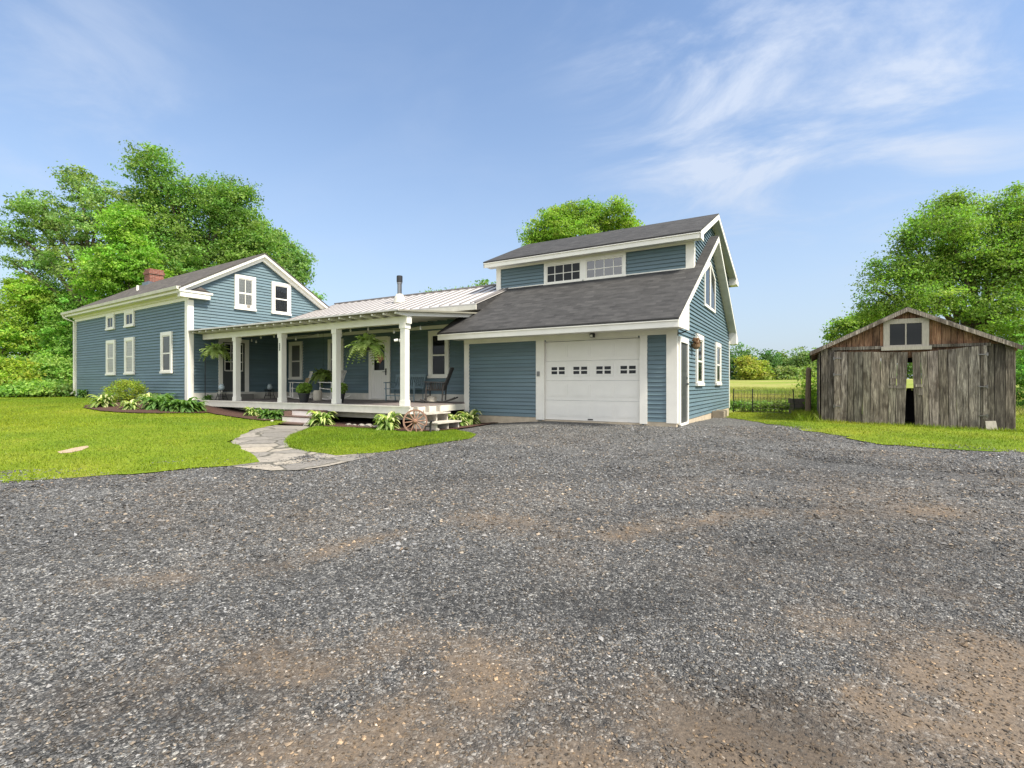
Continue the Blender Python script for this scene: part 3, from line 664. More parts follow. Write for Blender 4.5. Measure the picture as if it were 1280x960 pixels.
for i in range(4): z = 1.5 + .34 * i; gm.box(1.24, 1.92, -.0525, -.0435, z - .014, z + .014)
sub(gm, 'grille', 'trim', d1)
st = MB(Mg); st.box(.95, 2.25, -.34, -.033, .62, .70); st.box(1.0, 2.2, -.30, -.034, .425, .62, (.35, .35, .35)); sub(st, 'doorstep', 'trim_old')

# ---- connecting wing behind the porch
YE, ZD = 13.3, .42
I4 = Matrix.Identity(4)
Me = frame((0, YE, 0), (1, 0, 0), (0, -1, 0))
w = MB(Me); w.siding(.66, 3.36, lambda z: (-18.9, -9.28))
w.M = None; w.box(-18.95, -9.35, YE + .004, 18.5, .2, 3.36)
w.prism([(-18.9, YE + .2, 3.3), (-18.9, 15.9, 4.5), (-18.9, 18.4, 3.4)], (9.7, 0, 0)); sub(w, 'wall', 'blue_siding')
m = MB(Me); m.box(-18.8, -9.3, -.03, -.001, .42, .66); sub(m, 'skirt_board', 'trim_old')
m = MB(Me); m.box(-18.8, -9.3, -.045, -.0195, 2.86, 2.98); sub(m, 'frieze_board', 'trim')
window(Me, -18.62, -17.78, 1.18, 2.74, .12, 'double', 'curtain_dark')
window(Me, -16.22, -15.36, 1.22, 2.74, .12, 'double', 'curtain_dark')
window(Me, -11.15, -10.28, 1.20, 2.80, .14, 'double')
dm = MB(Me); dm.box(-13.86, -13.06, -.045, -.0195, .47, 1.50)
for i in range(7): x = -13.80 + i * .115; dm.box(x, x + .105, -.052, -.045, .56, 1.42)
dm.box(-13.86, -13.72, -.045, -.0195, 1.5, 2.56); dm.box(-13.20, -13.06, -.045, -.0195, 1.5, 2.56); dm.box(-13.72, -13.20, -.045, -.0195, 2.42, 2.56)
ed = sub(dm, 'door', 'door_white')
c = MB(Me); c.box(-13.99, -13.86, -.06, -.0195, .44, 2.70); c.box(-13.06, -12.93, -.06, -.0195, .44, 2.70); c.box(-13.86, -13.06, -.062, -.0195, 2.56, 2.72); sub(c, 'door_casing', 'trim', ed)
p = MB(Me); p.face([(-13.72, -.036, 1.5), (-13.20, -.036, 1.5), (-13.20, -.036, 2.42), (-13.72, -.036, 2.42)]); sub(p, 'pane', 'window_glass', ed)
h = MB(Me); h.box(-13.14, -13.10, -.075, -.045, 1.32, 1.56); h.bar((-13.12, -.10, 1.44), (-13.24, -.10, 1.44), .02, .02); h.bar((-13.12, -.05, 1.44), (-13.12, -.11, 1.44), .02, .02); sub(h, 'handle', 'black_metal', ed)
# metal roof
EY, EZ, RY_, RZ_ = 12.9, 3.53, 15.9, 4.70
X0, X1 = -18.95, -8.95
m = MB(); m.prism([(X0, EY, EZ), (X0, RY_, RZ_), (X0, RY_ + 2.9, EZ), (X0, RY_ + 2.9, EZ - .04), (X0, RY_, RZ_ - .04), (X0, EY, EZ - .04)], (X1 - X0, 0, 0))
ellroof = sub(m, 'metal_roof', 'metal_roof')
m = MB(); x = X0 + .25
while x < X1:
    m.bar((x, EY, EZ + .016), (x, RY_, RZ_ + .016), .035, .034); x += .415
m.bar((X1 - .03, EY, EZ + .01), (X1 - .03, RY_, RZ_ + .01), .06, .05)
m.bar((X0, RY_, RZ_ + .02), (X1, RY_, RZ_ + .02), .16, .05)
sub(m, 'standing_seams', 'metal_seam', ellroof)
m = MB(); m.box(X0 + .2, X1, EY + .002, EY + .04, EZ - .2, EZ - .045); m.face([(X0, EY + .04, EZ - .2), (X1, EY + .04, EZ - .2), (X1, YE, EZ - .2), (X0, YE, EZ - .2)]); sub(m, 'fascia', 'trim_old')
m = MB(); m.prism([(X1 - .05, EY + .05, EZ - .2), (X1 - .05, EY + .05, EZ - .05), (X1 - .05, 15.2, EZ + .8), (X1 - .05, 15.2, 3.6)], (.045, 0, 0)); sub(m, 'cheek_wall', 'shingle_dark')
sx, sy = bx(499.5, 14.6), 14.6
sz = EZ + (sy - EY) * (RZ_ - EZ) / (RY_ - EY)
m = MB(); m.tube([(sx, sy, sz - .05), (sx, sy, sz + .16), (sx, sy, sz + .26), (sx, sy, sz + .30)], [.24, .20, .15, .13], 14); pb = sub(m, 'stovepipe_boot', 'trim_old', ellroof)
m = MB(); m.tube([(sx, sy, sz + .2), (sx, sy, sz + .72)], .085, 14, (.8, .8, .8)); m.tube([(sx, sy, sz + .70), (sx, sy, sz + .76)], .10, 14); sub(m, 'stovepipe', 'steel', ellroof, smooth=False)
m = MB(); m.tube([(sx, sy, sz + .74), (sx, sy, sz + .78), (sx, sy, sz + 1.0), (sx, sy, sz + 1.02)], [.09, .115, .115, .10], 14); sub(m, 'stovepipe_cap', 'black_metal', ellroof)

# ---- porch
deck = [(-18.95, 9.9), (-8.95, 9.9), (-9.29, 12.8), (-9.29, YE - .03), (-18.75, YE - .03)]
m = MB(); m.prism([(x, y, ZD - .035) for x, y in deck], (0, 0, .035)); sub(m, 'porch_floor', 'deck_boards')
m = MB(); m.box(-18.95, -8.97, 9.88, 9.915, .21, ZD - .036); m.prism([(-8.985, 9.9, .21), (-8.95, 9.916, .21), (-9.27, 12.78, .21), (-9.30, 12.78, .21)], (0, 0, ZD - .246)); m.box(-18.97, -8.93, 9.862, 9.915, ZD - .034, ZD + .002); sub(m, 'porch_fascia', 'deck_paint')
m = MB(); m.box(-18.9, -9.1, 10.35, 10.40, .02, .2); sub(m, 'porch_joist', 'trim_old')
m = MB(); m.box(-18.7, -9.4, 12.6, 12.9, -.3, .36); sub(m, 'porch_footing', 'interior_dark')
for px_ in (-17.02, -14.53, -12.0, -9.34):
    m = MB(); m.box(px_, px_ + .17, 9.95, 10.12, ZD + .003, 2.6)
    m.box(px_ - .02, px_ + .19, 9.93, 10.14, 2.47, 2.599); m.box(px_ - .015, px_ + .185, 9.935, 10.135, ZD + .004, ZD + .14)
    po = sub(m, 'porch_post', 'trim')
    if px_ == -14.53:
        q = MB()
        for i in range(4): z = 2.06 + .062 * (3 - i); q.box(px_ + .055, px_ + .10, 9.941, 9.949, z, z + .045)
        sub(q, 'house_number', 'black_metal', po)
m = MB(); m.box(-18.9, -9.10, 9.94, 10.13, 2.602, 2.79); sub(m, 'porch_beam', 'trim')
PS = .10
def pz(y): return 2.90 + PS * (y - 9.5)
m = MB(); m.prism([(-18.95, 9.5, pz(9.5)), (-18.95, YE - .02, pz(YE)), (-18.95, YE - .02, pz(YE) - .05), (-18.95, 9.5, pz(9.5) - .045)], (18.95 - 8.98, 0, 0)); pr = sub(m, 'porch_roof', 'shaded_soffit')
m = MB(); m.box(-18.97, -8.96, 9.47, 9.499, pz(9.5) - .03, pz(9.5) + .014); sub(m, 'drip_edge', 'metal_roof', pr)
x = -18.8; 
while x < -9.0:
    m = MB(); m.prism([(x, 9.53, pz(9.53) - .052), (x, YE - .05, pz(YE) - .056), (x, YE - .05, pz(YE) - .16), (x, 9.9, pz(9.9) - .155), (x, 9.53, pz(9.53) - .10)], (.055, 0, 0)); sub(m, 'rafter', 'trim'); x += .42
# front steps
m = MB(); sx0, sx1 = -13.36, -12.1
m.box(sx0, sx1, 9.58, 9.858, .205, .235); m.box(sx0 - .02, sx1 + .02, 9.26, 9.6, .035, .065); m.box(sx0 - .04, sx1 + .04, 8.93, 9.3, -.13, -.10); sub(m, 'step_tread', 'tread_brown')
m = MB(); m.box(sx0 + .02, sx1 - .02, 9.59, 9.62, .067, .203); m.box(sx0 + .02, sx1 - .02, 9.268, 9.298, -.098, .033); sub(m, 'step_riser', 'riser_paint')
m = MB(); m.box(sx1 - .012, sx1 + .012, 9.34, 9.85, -.25, .2); sub(m, 'step_stringer', 'tread_brown'); m = MB(); m.box(sx0 - .012, sx0 + .012, 9.34, 9.85, -.25, .2); sub(m, 'step_stringer', 'tread_brown')
# side steps: open boxes with three dividers
m = MB(); 
m.box(-8.92, -8.47, 9.98, 11.0, .205, .24); m.box(-8.58, -8.10, 9.98, 11.0, -.02, .015)
sub(m, 'step_tread', 'worn_steps')
for y in (10.02, 10.48, 10.94):
    m = MB(); m.box(-8.93, -8.55, y, y + .04, -.3, .204); m.box(-8.549, -8.17, y, y + .04, -.3, -.021); m.box(-8.93, -8.80, y, y + .04, .241, .41); sub(m, 'step_divider', 'worn_steps')

# ---- garage block
XL, XR, YG, YB = -9.3, -2.85, 12.8, 22.2
Mf = frame((0, YG, 0), (1, 0, 0), (0, -1, 0))
Mr = frame((XR, 0, 0), (0, 1, 0), (1, 0, 0))
EYG, EZG, AY, AZ = 11.75, 2.52, 17.65, 5.88
SG = (AZ - EZG) / (AY - EYG); EYR, EZR = 22.75, 2.88; SR = (AZ - EZR) / (EYR - AY)
UY, UZ, UAZ, URY, URZ = 14.45, 5.22, 6.60, 22.9, 5.28
SU = (UAZ - UZ) / (AY - UY); SUR = (UAZ - URZ) / (URY - AY)
DY = 14.9
w = MB(Mf)
w.siding(.045, 2.36, lambda z: (-9.2, -6.74)); w.siding(.045, 2.36, lambda z: (-3.6, -3.0))
w.M = Mr
def rr(z):
    lo = YG
    if z > EZG - .05 + (YG - EYG) * SG: lo = min(EYG + (z - EZG + .05) / SG, DY)
    if z > UZ + (DY - UY) * SU - .08: lo = max(DY, UY + (z - UZ + .08) / SU)
    hi = YB
    if z > URZ + (URY - YB) * SUR - .08: hi = URY - (z - URZ + .08) / SUR
    return (lo, max(lo, hi))
w.siding(.045, 6.4, rr)
w.M = frame((0, DY, 0), (1, 0, 0), (0, -1, 0)); w.siding(4.30, 5.02, lambda z: (-9.42, -2.9))
w.M = None
w.box(XL + .01, -6.6, YG + .003, YG + .15, -.05, 2.36); w.box(-3.7, XR - .003, YG + .003, YG + .15, -.05, 2.36); w.box(-6.6, -3.7, YG + .003, YG + .15, 2.21, 2.36)
prof = [(YG + .15, -.05), (YG + .15, 2.9), (DY, 4.1), (DY + .003, 5.1), (AY, 6.4), (YB - .003, 5.25), (YB - .003, -.05)]
w.prism([(XR - .003, y, z) for y, z in prof], (-.12, 0, 0)); w.prism([(XL - .1, y, z) for y, z in prof], (.12, 0, 0))
w.box(XL, XR - .13, DY + .003, DY + .1, 4.2, 5.1); w.box(XL, XR - .13, YB - .1, YB - .004, -.05, 5.2)
sub(w, 'wall', 'blue_siding')
m = MB(); m.box(XL + .02, -6.70, YG - .015, YG + .1, -.5, .043); m.box(-3.64, XR + .012, YG - .015, YG + .1, -.5, .043); m.box(XR - .1, XR + .014, YG + .1, YB, -.5, .043); m.box(-6.7, -3.64, YG + .02, YG + .6, -.5, -.012); sub(m, 'foundation', 'concrete')
def cb(mb, *b): mb.box(*b)
m = MB(Mf); m.box(-9.30, -9.12, -.04, -.0005, -.1, 2.24); sub(m, 'corner_board', 'trim')
m = MB(Mf); m.box(-3.08, -2.815, -.042, -.0005, .02, 2.24); sub(m, 'corner_board', 'trim')
m = MB(Mr); m.box(12.762, 12.90, -.034, -.0005, .02, 2.6); sub(m, 'corner_board', 'trim')
m = MB(Mr); m.box(YB - .10, YB + .03, -.04, -.0005, .02, 2.75); sub(m, 'corner_board', 'trim')
m = MB(Mf); m.box(-6.76, -6.5, -.045, .10, -.02, 2.24); m.box(-3.75, -3.56, -.045, .10, -.02, 2.24); m.box(-6.44, -3.8, -.03, .10, 2.2, 2.24, (.9, .9, .9)); sub(m, 'garage_door_casing', 'trim')
m = MB(Mf); m.box(-9.30, -2.81, -.05, -.0195, 2.241, 2.366); sub(m, 'frieze_board', 'trim')
# overhead door: four sections, raised panels, a row of lights
m = MB(Mf)
for i in range(4):
    z0 = -.005 + i * .55; z1 = z0 + .545
    m.box(-6.5, -3.75, .055, .095, z0, z1)
    for j in range(4):
        x0 = -6.43 + j * .6725 + .02; x1 = x0 + .60
        if i == 2: continue
        m.box(x0, x1, .047, .055, z0 + .10, z1 - .10); m.box(x0 + .05, x1 - .05, .041, .047, z0 + .14, z1 - .14)
gd = sub(m, 'garage_door', 'door_white')
for j in range(4):
    xc = -6.43 + j * .6725 + .33; m = MB(Mf)
    m.box(xc - .27, xc + .27, .046, .0545, 1.22, 1.53)
    gw = sub(m, 'door_window', 'door_white', gd)
    p = MB(Mf)
    for a in (-1, 1):
        for b in (0, 1):
            p.box(xc + a * .115 - .088, xc + a * .115 + .088, .042, .0455, 1.275 + b * .115, 1.36 + b * .115)
    sub(p, 'door_pane', 'window_glass', gd)
m = MB(Mf); m.box(-5.2, -5.06, .03, .055, .02, .05); sub(m, 'handle', 'black_metal', gd)
m = MB(Mf); m.box(-6.72, -6.64, -.075, -.046, 1.22, 1.36, (.6, .6, .6)); sub(m, 'keypad', 'steel')
m = MB(Mf); m.box(-5.08, -4.96, -.10, -.05, 2.25, 2.36); m.bar((-5.02, -.10, 2.31), (-5.02, -.16, 2.29), .10, .09)
fl = sub(m, 'floodlight', 'black_metal'); m = MB(Mf); m.box(-5.055, -4.985, -.170, -.161, 2.255, 2.33); sub(m, 'lamp_lens', 'bulb_glass', fl)
# lower roof
XRo, XLo = -2.56, -9.56
m = MB()
m.prism([(XLo, EYG, EZG), (XLo, AY, AZ), (XLo, EYR, EZR), (XLo, EYR, EZR - .05), (XLo, AY, AZ - .05), (XLo, EYG, EZG - .05)], (XRo - XLo, 0, 0)); sub(m, 'lower_roof', 'shingle_dark')
m = MB(); m.box(XLo + .01, XRo - .01, EYG + .02, EYG + .05, EZG - .215, EZG - .03); m.box(XLo + .01, XRo - .012, EYG - .01, EYG + .0195, EZG - .075, EZG - .052); sub(m, 'fascia', 'trim')
m = MB(); m.box(XLo + .02, XRo - .04, EYG + .051, YG - .001, EZG - .155, EZG - .135); sub(m, 'soffit', 'trim')
m = MB(); m.box(XR + .02, XRo - .04, EYG + .4, YG + .02, EZG - .165, EZG - .156); sub(m, 'soffit', 'trim')
def rake(name, x0, x1, y0, z0, y1, z1, h, par=house, top=.03):
    m = MB(); m.prism([(x0, y0, z0 - top), (x0, y1, z1 - top), (x0, y1, z1 - top - h), (x0, y0, z0 - top - h)], (x1 - x0, 0, 0)); return sub(m, name, 'trim', par)
m = MB(); m.prism([(XRo - .03, EYG + .03, EZG - .03), (XRo - .03, AY, AZ - .03), (XRo - .03, AY, AZ - .22), (XRo - .03, YG + .12, EZG + (YG + .12 - EYG) * SG - .22), (XRo - .03, YG + .12, EZG - .2), (XRo - .03, EYG + .03, EZG - .215)], (.032, 0, 0)); sub(m, 'rake_board', 'trim')
m = MB(); m.prism([(XRo - .03, EYR - .02, EZR - .03), (XRo - .03, AY, AZ - .03), (XRo - .03, AY, AZ - .17), (XRo - .03, YB - .05, EZR + (EYR - YB + .05) * SR - .17), (XRo - .03, YB - .05, EZR - .24), (XRo - .03, EYR - .02, EZR - .24)], (.032, 0, 0)); sub(m, 'rake_board', 'trim')
m = MB(); m.box(XL, XRo - .032, EYR - .04, EYR - .01, EZR - .24, EZR - .04); m.box(XR + .02, XRo - .033, YB + .04, EYR - .041, EZR - .25, EZR - .235); sub(m, 'fascia', 'trim')
m = MB(); m.face([(XR, YG + .12, EZG + (YG + .12 - EYG) * SG - .16), (XRo - .03, YG + .12, EZG + (YG + .12 - EYG) * SG - .16), (XRo - .03, AY, AZ - .16), (XR, AY, AZ - .16)])
m.face([(XR, YB, EZR + (EYR - YB) * SR - .16), (XRo - .03, YB, EZR + (EYR - YB) * SR - .16), (XRo - .03, AY, AZ - .16), (XR, AY, AZ - .16)]); sub(m, 'soffit', 'trim_old')
for z0, sl, yb, e in ((EZR, SR, YB - .05, EYR), (URZ, SUR, YB - .02, URY)):
    m = MB(); zt_ = z0 + (e - yb) * sl - .06; m.box(XR + .005, XRo - .031, yb + .0, yb + .022, z0 - .255, zt_); sub(m, 'eave_return', 'trim')
# left rake
m = MB(); m.prism([(XLo - .002, EYG + .03, EZG - .03), (XLo - .002, AY, AZ - .03), (XLo - .002, AY, AZ - .2), (XLo - .002, EYG + .03, EZG - .2)], (.03, 0, 0)); sub(m, 'rake_board', 'trim')
# clerestory dormer with its own roof
XLu = -9.72
m = MB(); m.prism([(XLu, UY, UZ), (XLu, AY, UAZ), (XLu, URY, URZ), (XLu, URY, URZ - .05), (XLu, AY, UAZ - .05), (XLu, UY, UZ - .05)], (XRo - XLu, 0, 0)); sub(m, 'upper_roof', 'shingle_dark')
m = MB(); m.box(XLu + .01, XRo - .01, UY + .02, UY + .05, UZ - .21, UZ - .03); m.box(XLu + .01, XRo - .012, UY - .01, UY + .0195, UZ - .075, UZ - .052); sub(m, 'fascia', 'trim')
m = MB(); m.box(XLu + .02, XRo - .04, UY + .051, DY, UZ - .17, UZ - .15); sub(m, 'soffit', 'trim')
for y0, z0, y1, z1, ye in ((UY + .02, UZ, AY, UAZ, DY), (URY - .02, URZ, AY, UAZ, YB)):
    m = MB(); x = XRo - .03
    sl = (z1 - z0) / (y1 - y0)
    m.prism([(x, y0, z0 - .03), (x, y1, z1 - .03), (x, y1, z1 - .2), (x, ye, z0 + (ye - y0) * sl - .2), (x, ye, z0 - .215), (x, y0, z0 - .215)], (.032, 0, 0)); sub(m, 'rake_board', 'trim')
    m = MB(); m.face([(XR, ye, z0 + (ye - y0) * sl - .15), (XRo - .03, ye, z0 + (ye - y0) * sl - .15), (XRo - .03, y1, z1 - .15), (XR, y1, z1 - .15)]); sub(m, 'soffit', 'trim_old')
m = MB(); m.box(XL, XRo - .032, URY - .05, URY - .02, URZ - .215, URZ - .04); m.box(XR + .02, XRo - .033, YB + .02, URY - .051, URZ - .22, URZ - .205); sub(m, 'fascia', 'trim')
m = MB(); m.prism([(XLu - .002, UY + .02, UZ - .03), (XLu - .002, AY, UAZ - .03), (XLu - .002, AY, UAZ - .2), (XLu - .002, UY + .02, UZ - .2)], (.03, 0, 0)); sub(m, 'rake_board', 'trim')
Md = frame((0, DY, 0), (1, 0, 0), (0, -1, 0))
for x0, x1 in ((-9.44, -9.26), (-3.04, -2.82)):
    m = MB(Md); m.box(x0, x1, -.045, -.0005, 4.24, 5.052); sub(m, 'corner_board', 'trim')
m = MB(Mr); m.box(DY - .042, DY + .16, -.034, -.0005, 4.26, 5.08); sub(m, 'corner_board', 'trim')
m = MB(Md); m.box(-9.26, -3.04, -.042, -.0195, 4.99, 5.052); m.box(-9.26, -7.57, -.05, -.0195, 4.26, 4.315); m.box(-4.80, -3.04, -.05, -.0195, 4.26, 4.315); sub(m, 'frieze_board', 'trim')
window(Md, -7.56, -6.17, 4.25, 4.985, .085, (4, 2)); window(Md, -6.17, -4.79, 4.25, 4.985, .085, (4, 2), dark='coated_glass')
# right side openings
window(Mr, 15.16, 16.25, .95, 2.46, .15, 'double'); window(Mr, 18.62, 19.75, .96, 2.46, .15, 'double')
m = MB(Mr)
pts = [(16.52, 3.44), (18.54, 3.44), (18.54, 4.60), (17.55, 5.02), (16.52, 4.56)]
inn = [(16.61, 3.53), (18.45, 3.53), (18.45, 4.56), (17.55, 4.92), (16.61, 4.51)]
for i in range(5):
    a, b, c, d = pts[i], pts[(i + 1) % 5], inn[(i + 1) % 5], inn[i]
    m.prism([(a[0], -.055, a[1]), (b[0], -.055, b[1]), (c[0], -.055, c[1]), (d[0], -.055, d[1])], (0, .052, 0))
m.box(17.45, 17.60, -.0555, -.003, 3.545, 4.86)
aw = sub(m, 'window', 'trim'); m = MB(Mr); m.face([(y, -.037, z) for y, z in inn]); sub(m, 'pane', 'clear_glass', aw)
m = MB(Mr); m.face([(y, -.034, z) for y, z in inn]); sub(m, 'screen', 'screen_mesh', aw)
m = MB(Mr); m.box(13.02, 13.86, -.045, -.0195, .0, 2.06)
for a in (13.10, 13.47):
    for z0, z1 in ((.15, .62), (.72, 1.22), (1.34, 1.92)): m.box(a, a + .31, -.053, -.045, z0, z1)
sd = sub(m, 'side_door', 'dark_door')
m = MB(Mr); m.box(12.905, 13.02, -.075, -.0195, -.02, 2.2); m.box(13.86, 13.97, -.075, -.0195, -.02, 2.2); m.box(13.02, 13.86, -.078, -.0195, 2.06, 2.2); m.box(13.0, 13.9, -.08, -.02, -.06, -.002); sub(m, 'door_casing', 'trim', sd)
m = MB(Mr); m.bar((13.78, -.05, 1.0), (13.78, -.10, 1.0), .05, .05); m.bar((13.80, -.10, 1.0), (13.68, -.10, 1.0), .03, .025); m.bar((13.78, -.05, 1.16), (13.78, -.075, 1.16), .06, .06); sub(m, 'handle', 'steel', sd)

# wall bracket and dried flower basket by the side door, heart on the porch door, camera on the post
m = MB(Mr); m.tube([(12.82, -.04, 2.27), (12.82, -.12, 2.26), (12.9, -.2, 2.30), (13.05, -.22, 2.36)], .016, 6); m.box(12.78, 12.86, -.05, -.036, 2.2, 2.34)
tag(m.build('wall_bracket', 'black_metal'), 'black metal arm bracket at the garage corner above the dark side door', 'bracket')
fb = thing('flower_basket', 'brown dried flower basket hung on the blue wall between side door and window', 'basket', (XR + .05, 14.62, 2.0))
m = MB(); m.tube([(XR + .02, 14.62, 2.36), (XR + .12, 14.64, 2.42), (XR + .2, 14.65, 2.30)], .01, 6); m.build('hook', 'black_metal', fb)
m = MB(); m.lathe((XR + .13, 14.62, 1.97), [(.05, 0), (.11, .06), (.13, .14)], 12); m.build('basket', 'dry_flowers', fb)
m = MB()
for i in range(60):
    a = random.uniform(0, 6.28); r = random.uniform(.05, .2); z = 2.08 + random.uniform(0, .2); k = random.uniform(.5, 1.5); p = (XR + .14 + r * .5 * math.cos(a), 14.62 + r * math.sin(a), z)
    m.bar((XR + .13, 14.62, 2.08), p, .012, .006, t=(k, k, k)); m.box(p[0] - .02, p[0] + .02, p[1] - .02, p[1] + .02, p[2] - .015, p[2] + .015, (k * 1.1, k, k * .9))
m.build('flowers', 'dry_flowers', fb)
m = MB(Me); hp = []
for i in range(24):
    a = i / 24 * 2 * math.pi; hp.append((-13.42 + .011 * 16 * math.sin(a) ** 3, -.058, 1.92 + .011 * (13 * math.cos(a) - 5 * math.cos(2 * a) - 2 * math.cos(3 * a) - math.cos(4 * a))))
m.prism(hp, (0, .016, 0)); tag(m.build('heart_ornament', 'blush_fabric'), 'pink heart ornament hanging in the glass of the white porch door', 'ornament')
m = MB(); m.tube([(-9.40, 9.93, 2.17), (-9.47, 9.86, 2.15)], .035, 8); m.box(-9.40, -9.342, 9.97, 10.04, 2.12, 2.2); tag(m.build('security_camera', 'bulb_glass'), 'small white camera mounted on the porch post nearest the garage', 'camera')

# ------------------------------------------------------------------ porch furniture
def rocking_chair(label, loc, rz, mat, slats=True, group=None):
    t = thing('rocking_chair', label, 'rocking chair', loc, rz, group)      # faces local -y
    B = lambda f, n: (lambda m: (f(m), m.build(n, mat, t, local=True)))(MB())
    if slats:
        B(lambda m: [m.box(-.27 + .0, .27, -.26 + i * .105, -.165 + i * .105, .40 - i * .012, .42 - i * .012) for i in range(5)], 'seat')
        B(lambda m: ([m.bar((-.22 + i * .088, .24, .40), (-.22 + i * .088, .47, 1.02), .055, .015, (0, 1, 0)) for i in range(6)], m.bar((-.27, .46, 1.02), (.27, .46, 1.02), .03, .09), m.bar((-.27, .3, .55), (.27, .3, .55), .025, .05)), 'backrest')
    else:
        B(lambda m: m.box(-.27, .27, -.26, .26, .37, .42), 'seat')
        def bk(m):
            for i in range(13): m.bar((-.25 + i * .0417, .25, .40), (-.27 + i * .045, .50, 1.05), .028, .02, (0, 1, 0))
            for i in range(7): f = i / 6; m.bar((-.26, .25 + .25 * f, .42 + .64 * f), (.26, .25 + .25 * f, .42 + .64 * f), .03, .035)
        B(bk, 'backrest')
    for s in (-1, 1):
        B(lambda m: m.tube([(s * .29, -.24, .07), (s * .29, -.25, .42), (s * .30, -.24, .62)], .022, 8), 'leg')
        B(lambda m: m.tube([(s * .28, .24, .07), (s * .28, .26, .42), (s * .275, .30, .62)], .022, 8), 'leg')
        B(lambda m: m.bar((s * .31, -.30, .635), (s * .29, .34, .615), .075, .022), 'armrest')
        B(lambda m: m.tube([(s * .29, -.42 + 1.05 * i / 10, .022 + .16 * ((i - 4.4) / 6) ** 2) for i in range(11)], .022, 8), 'rocker')
        if not slats: B(lambda m: [m.bar((s * .29, -.22 + .05 * i, .40), (s * .30, -.24 + .055 * i, .62), .018, .02) for i in range(10)], 'arm_panel')
    B(lambda m: (m.bar((-.29, -.24, .2), (.29, -.24, .2), .02, .02), m.bar((-.28, .25, .24), (.28, .25, .24), .02, .02)), 'stretcher')
    return t
r1 = rocking_chair('white slatted rocking chair with a tan cushion between the porch posts', (bx(373, 12.3), 12.3, ZD + .01), R(-28), 'chair_white', group='white rocking chairs on the porch')
put_copy(r1, 'white slatted rocking chair seen side on behind the third porch post', (bx(414, 12.4), 12.4, ZD + .01), R(-80), 'white rocking chairs on the porch')
rocking_chair('dark wicker rocking chair in front of the porch wing window near the garage', (bx(545, 12.0), 12.0, ZD + .01), R(-62), 'wicker_dark', False)
Mc = Matrix.Translation((bx(373, 12.3), 12.3, ZD + .01)) @ Matrix.Rotation(R(-28), 4, 'Z')
m = MB(Mc)
m.hexa([(-.2, .19, .45), (.2, .19, .45), (.2, .26, .44), (-.2, .26, .44), (-.2, .30, .80), (.2, .30, .80), (.2, .37, .80), (-.2, .37, .80)]); o = m.build('cushion', 'cushion_tan'); tag(o, 'tan square cushion leaning in the back of a white rocking chair', 'cushion')
bv = o.modifiers.new('round', 'BEVEL'); bv.width = .03; bv.segments = 3
m = MB(Matrix.Translation((bx(541, 12.0), 11.95, ZD)))
m.lathe((0, 0, .0), [(.10, 0), (.15, .05), (.15, .17), (.09, .22)], 14); tag(m.build('stoneware_jug', 'crockery', smooth=True), 'pale stoneware jug on the porch floor beneath the dark wicker rocker', 'jug')
def bench():
    t = thing('porch_bench', 'faded blue spindle back bench against the porch wall beside the white door', 'bench', (bx(505, 12.75), 12.75, ZD + .005), R(0))
    def P(f, n): m = MB(); f(m); m.build(n, 'grey_blue_paint', t, local=True)
    P(lambda m: [m.box(-.68, .68, -.24 + i * .12, -.13 + i * .12, .40, .425) for i in range(4)], 'seat')
    def bk(m):
        m.bar((-.68, .33, .86), (.68, .33, .86), .03, .10); m.bar((-.66, .24, .46), (.66, .24, .46), .03, .05)
        for i in range(15): m.bar((-.62 + i * .0886, .24, .46), (-.62 + i * .0886, .33, .84), .035, .014, (0, 1, 0))
    P(bk, 'backrest')
    for sx_ in (-1, 1):
        P(lambda m: m.bar((sx_ * .66, -.26, .62), (sx_ * .66, .28, .64), .06, .03), 'armrest')
        P(lambda m: m.tube([(sx_ * .62, -.21, 0), (sx_ * .64, -.20, .62)], .022, 8), 'leg'); P(lambda m: m.tube([(sx_ * .62, .24, 0), (sx_ * .64, .22, .45), (sx_ * .64, .33, .86)], .022, 8), 'leg')
    P(lambda m: m.bar((-.62, -.2, .18), (.62, -.2, .18), .02, .03), 'stretcher')
bench()
# iron stands by the gable door, crock, pole
def iron_stand(label, loc, wide=False):
    t = thing('plant_stand', label, 'plant stand', loc, 0, 'iron stands at the left end of the porch')
    for a in range(4):
        m = MB(); c, s = math.cos(a * 1.571 + .78), math.sin(a * 1.571 + .78); m.tube([(.2 * c, .2 * s, 0), (.13 * c, .13 * s, .2), (.16 * c, .16 * s, .34)], .012, 6); m.build('leg', 'black_metal', t, local=True)
    for z, r in ((.33, .2), (.12, .15)):
        m = MB(); m.lathe((0, 0, z), [(r, 0), (r, .02)], 14); m.build('shelf', 'black_metal', t, local=True)
    return t
s1 = iron_stand('small black iron stand holding a pale blue pot left of the dark porch door', (bx(277, 10.35), 10.35, ZD + .005))
s2 = put_copy(s1, 'small black iron stand holding a pale blue pot right of the dark porch door', (bx(337, 12.4), 12.4, ZD + .005), .4)
for (u, y, w_) in ((277, 10.35, 'left'), (337, 12.4, 'right')):
    m = MB(); m.lathe((bx(u, y), y, ZD + .364), [(.06, 0), (.10, .05), (.10, .13), (.06, .18), (.075, .22)], 14); tag(m.build('glazed_pot', 'pale_blue_pot', smooth=True), 'pale blue glazed pot on the iron stand %s of the dark porch door' % w_, 'pot')
m = MB(); m.lathe((bx(397, 11.6), 11.6, ZD + .005), [(.13, 0), (.15, .08), (.15, .30), (.12, .36)], 16); tag(m.build('stone_crock', 'crockery', smooth=True), 'tan stoneware crock on the porch floor between the white rocking chairs', 'crock')
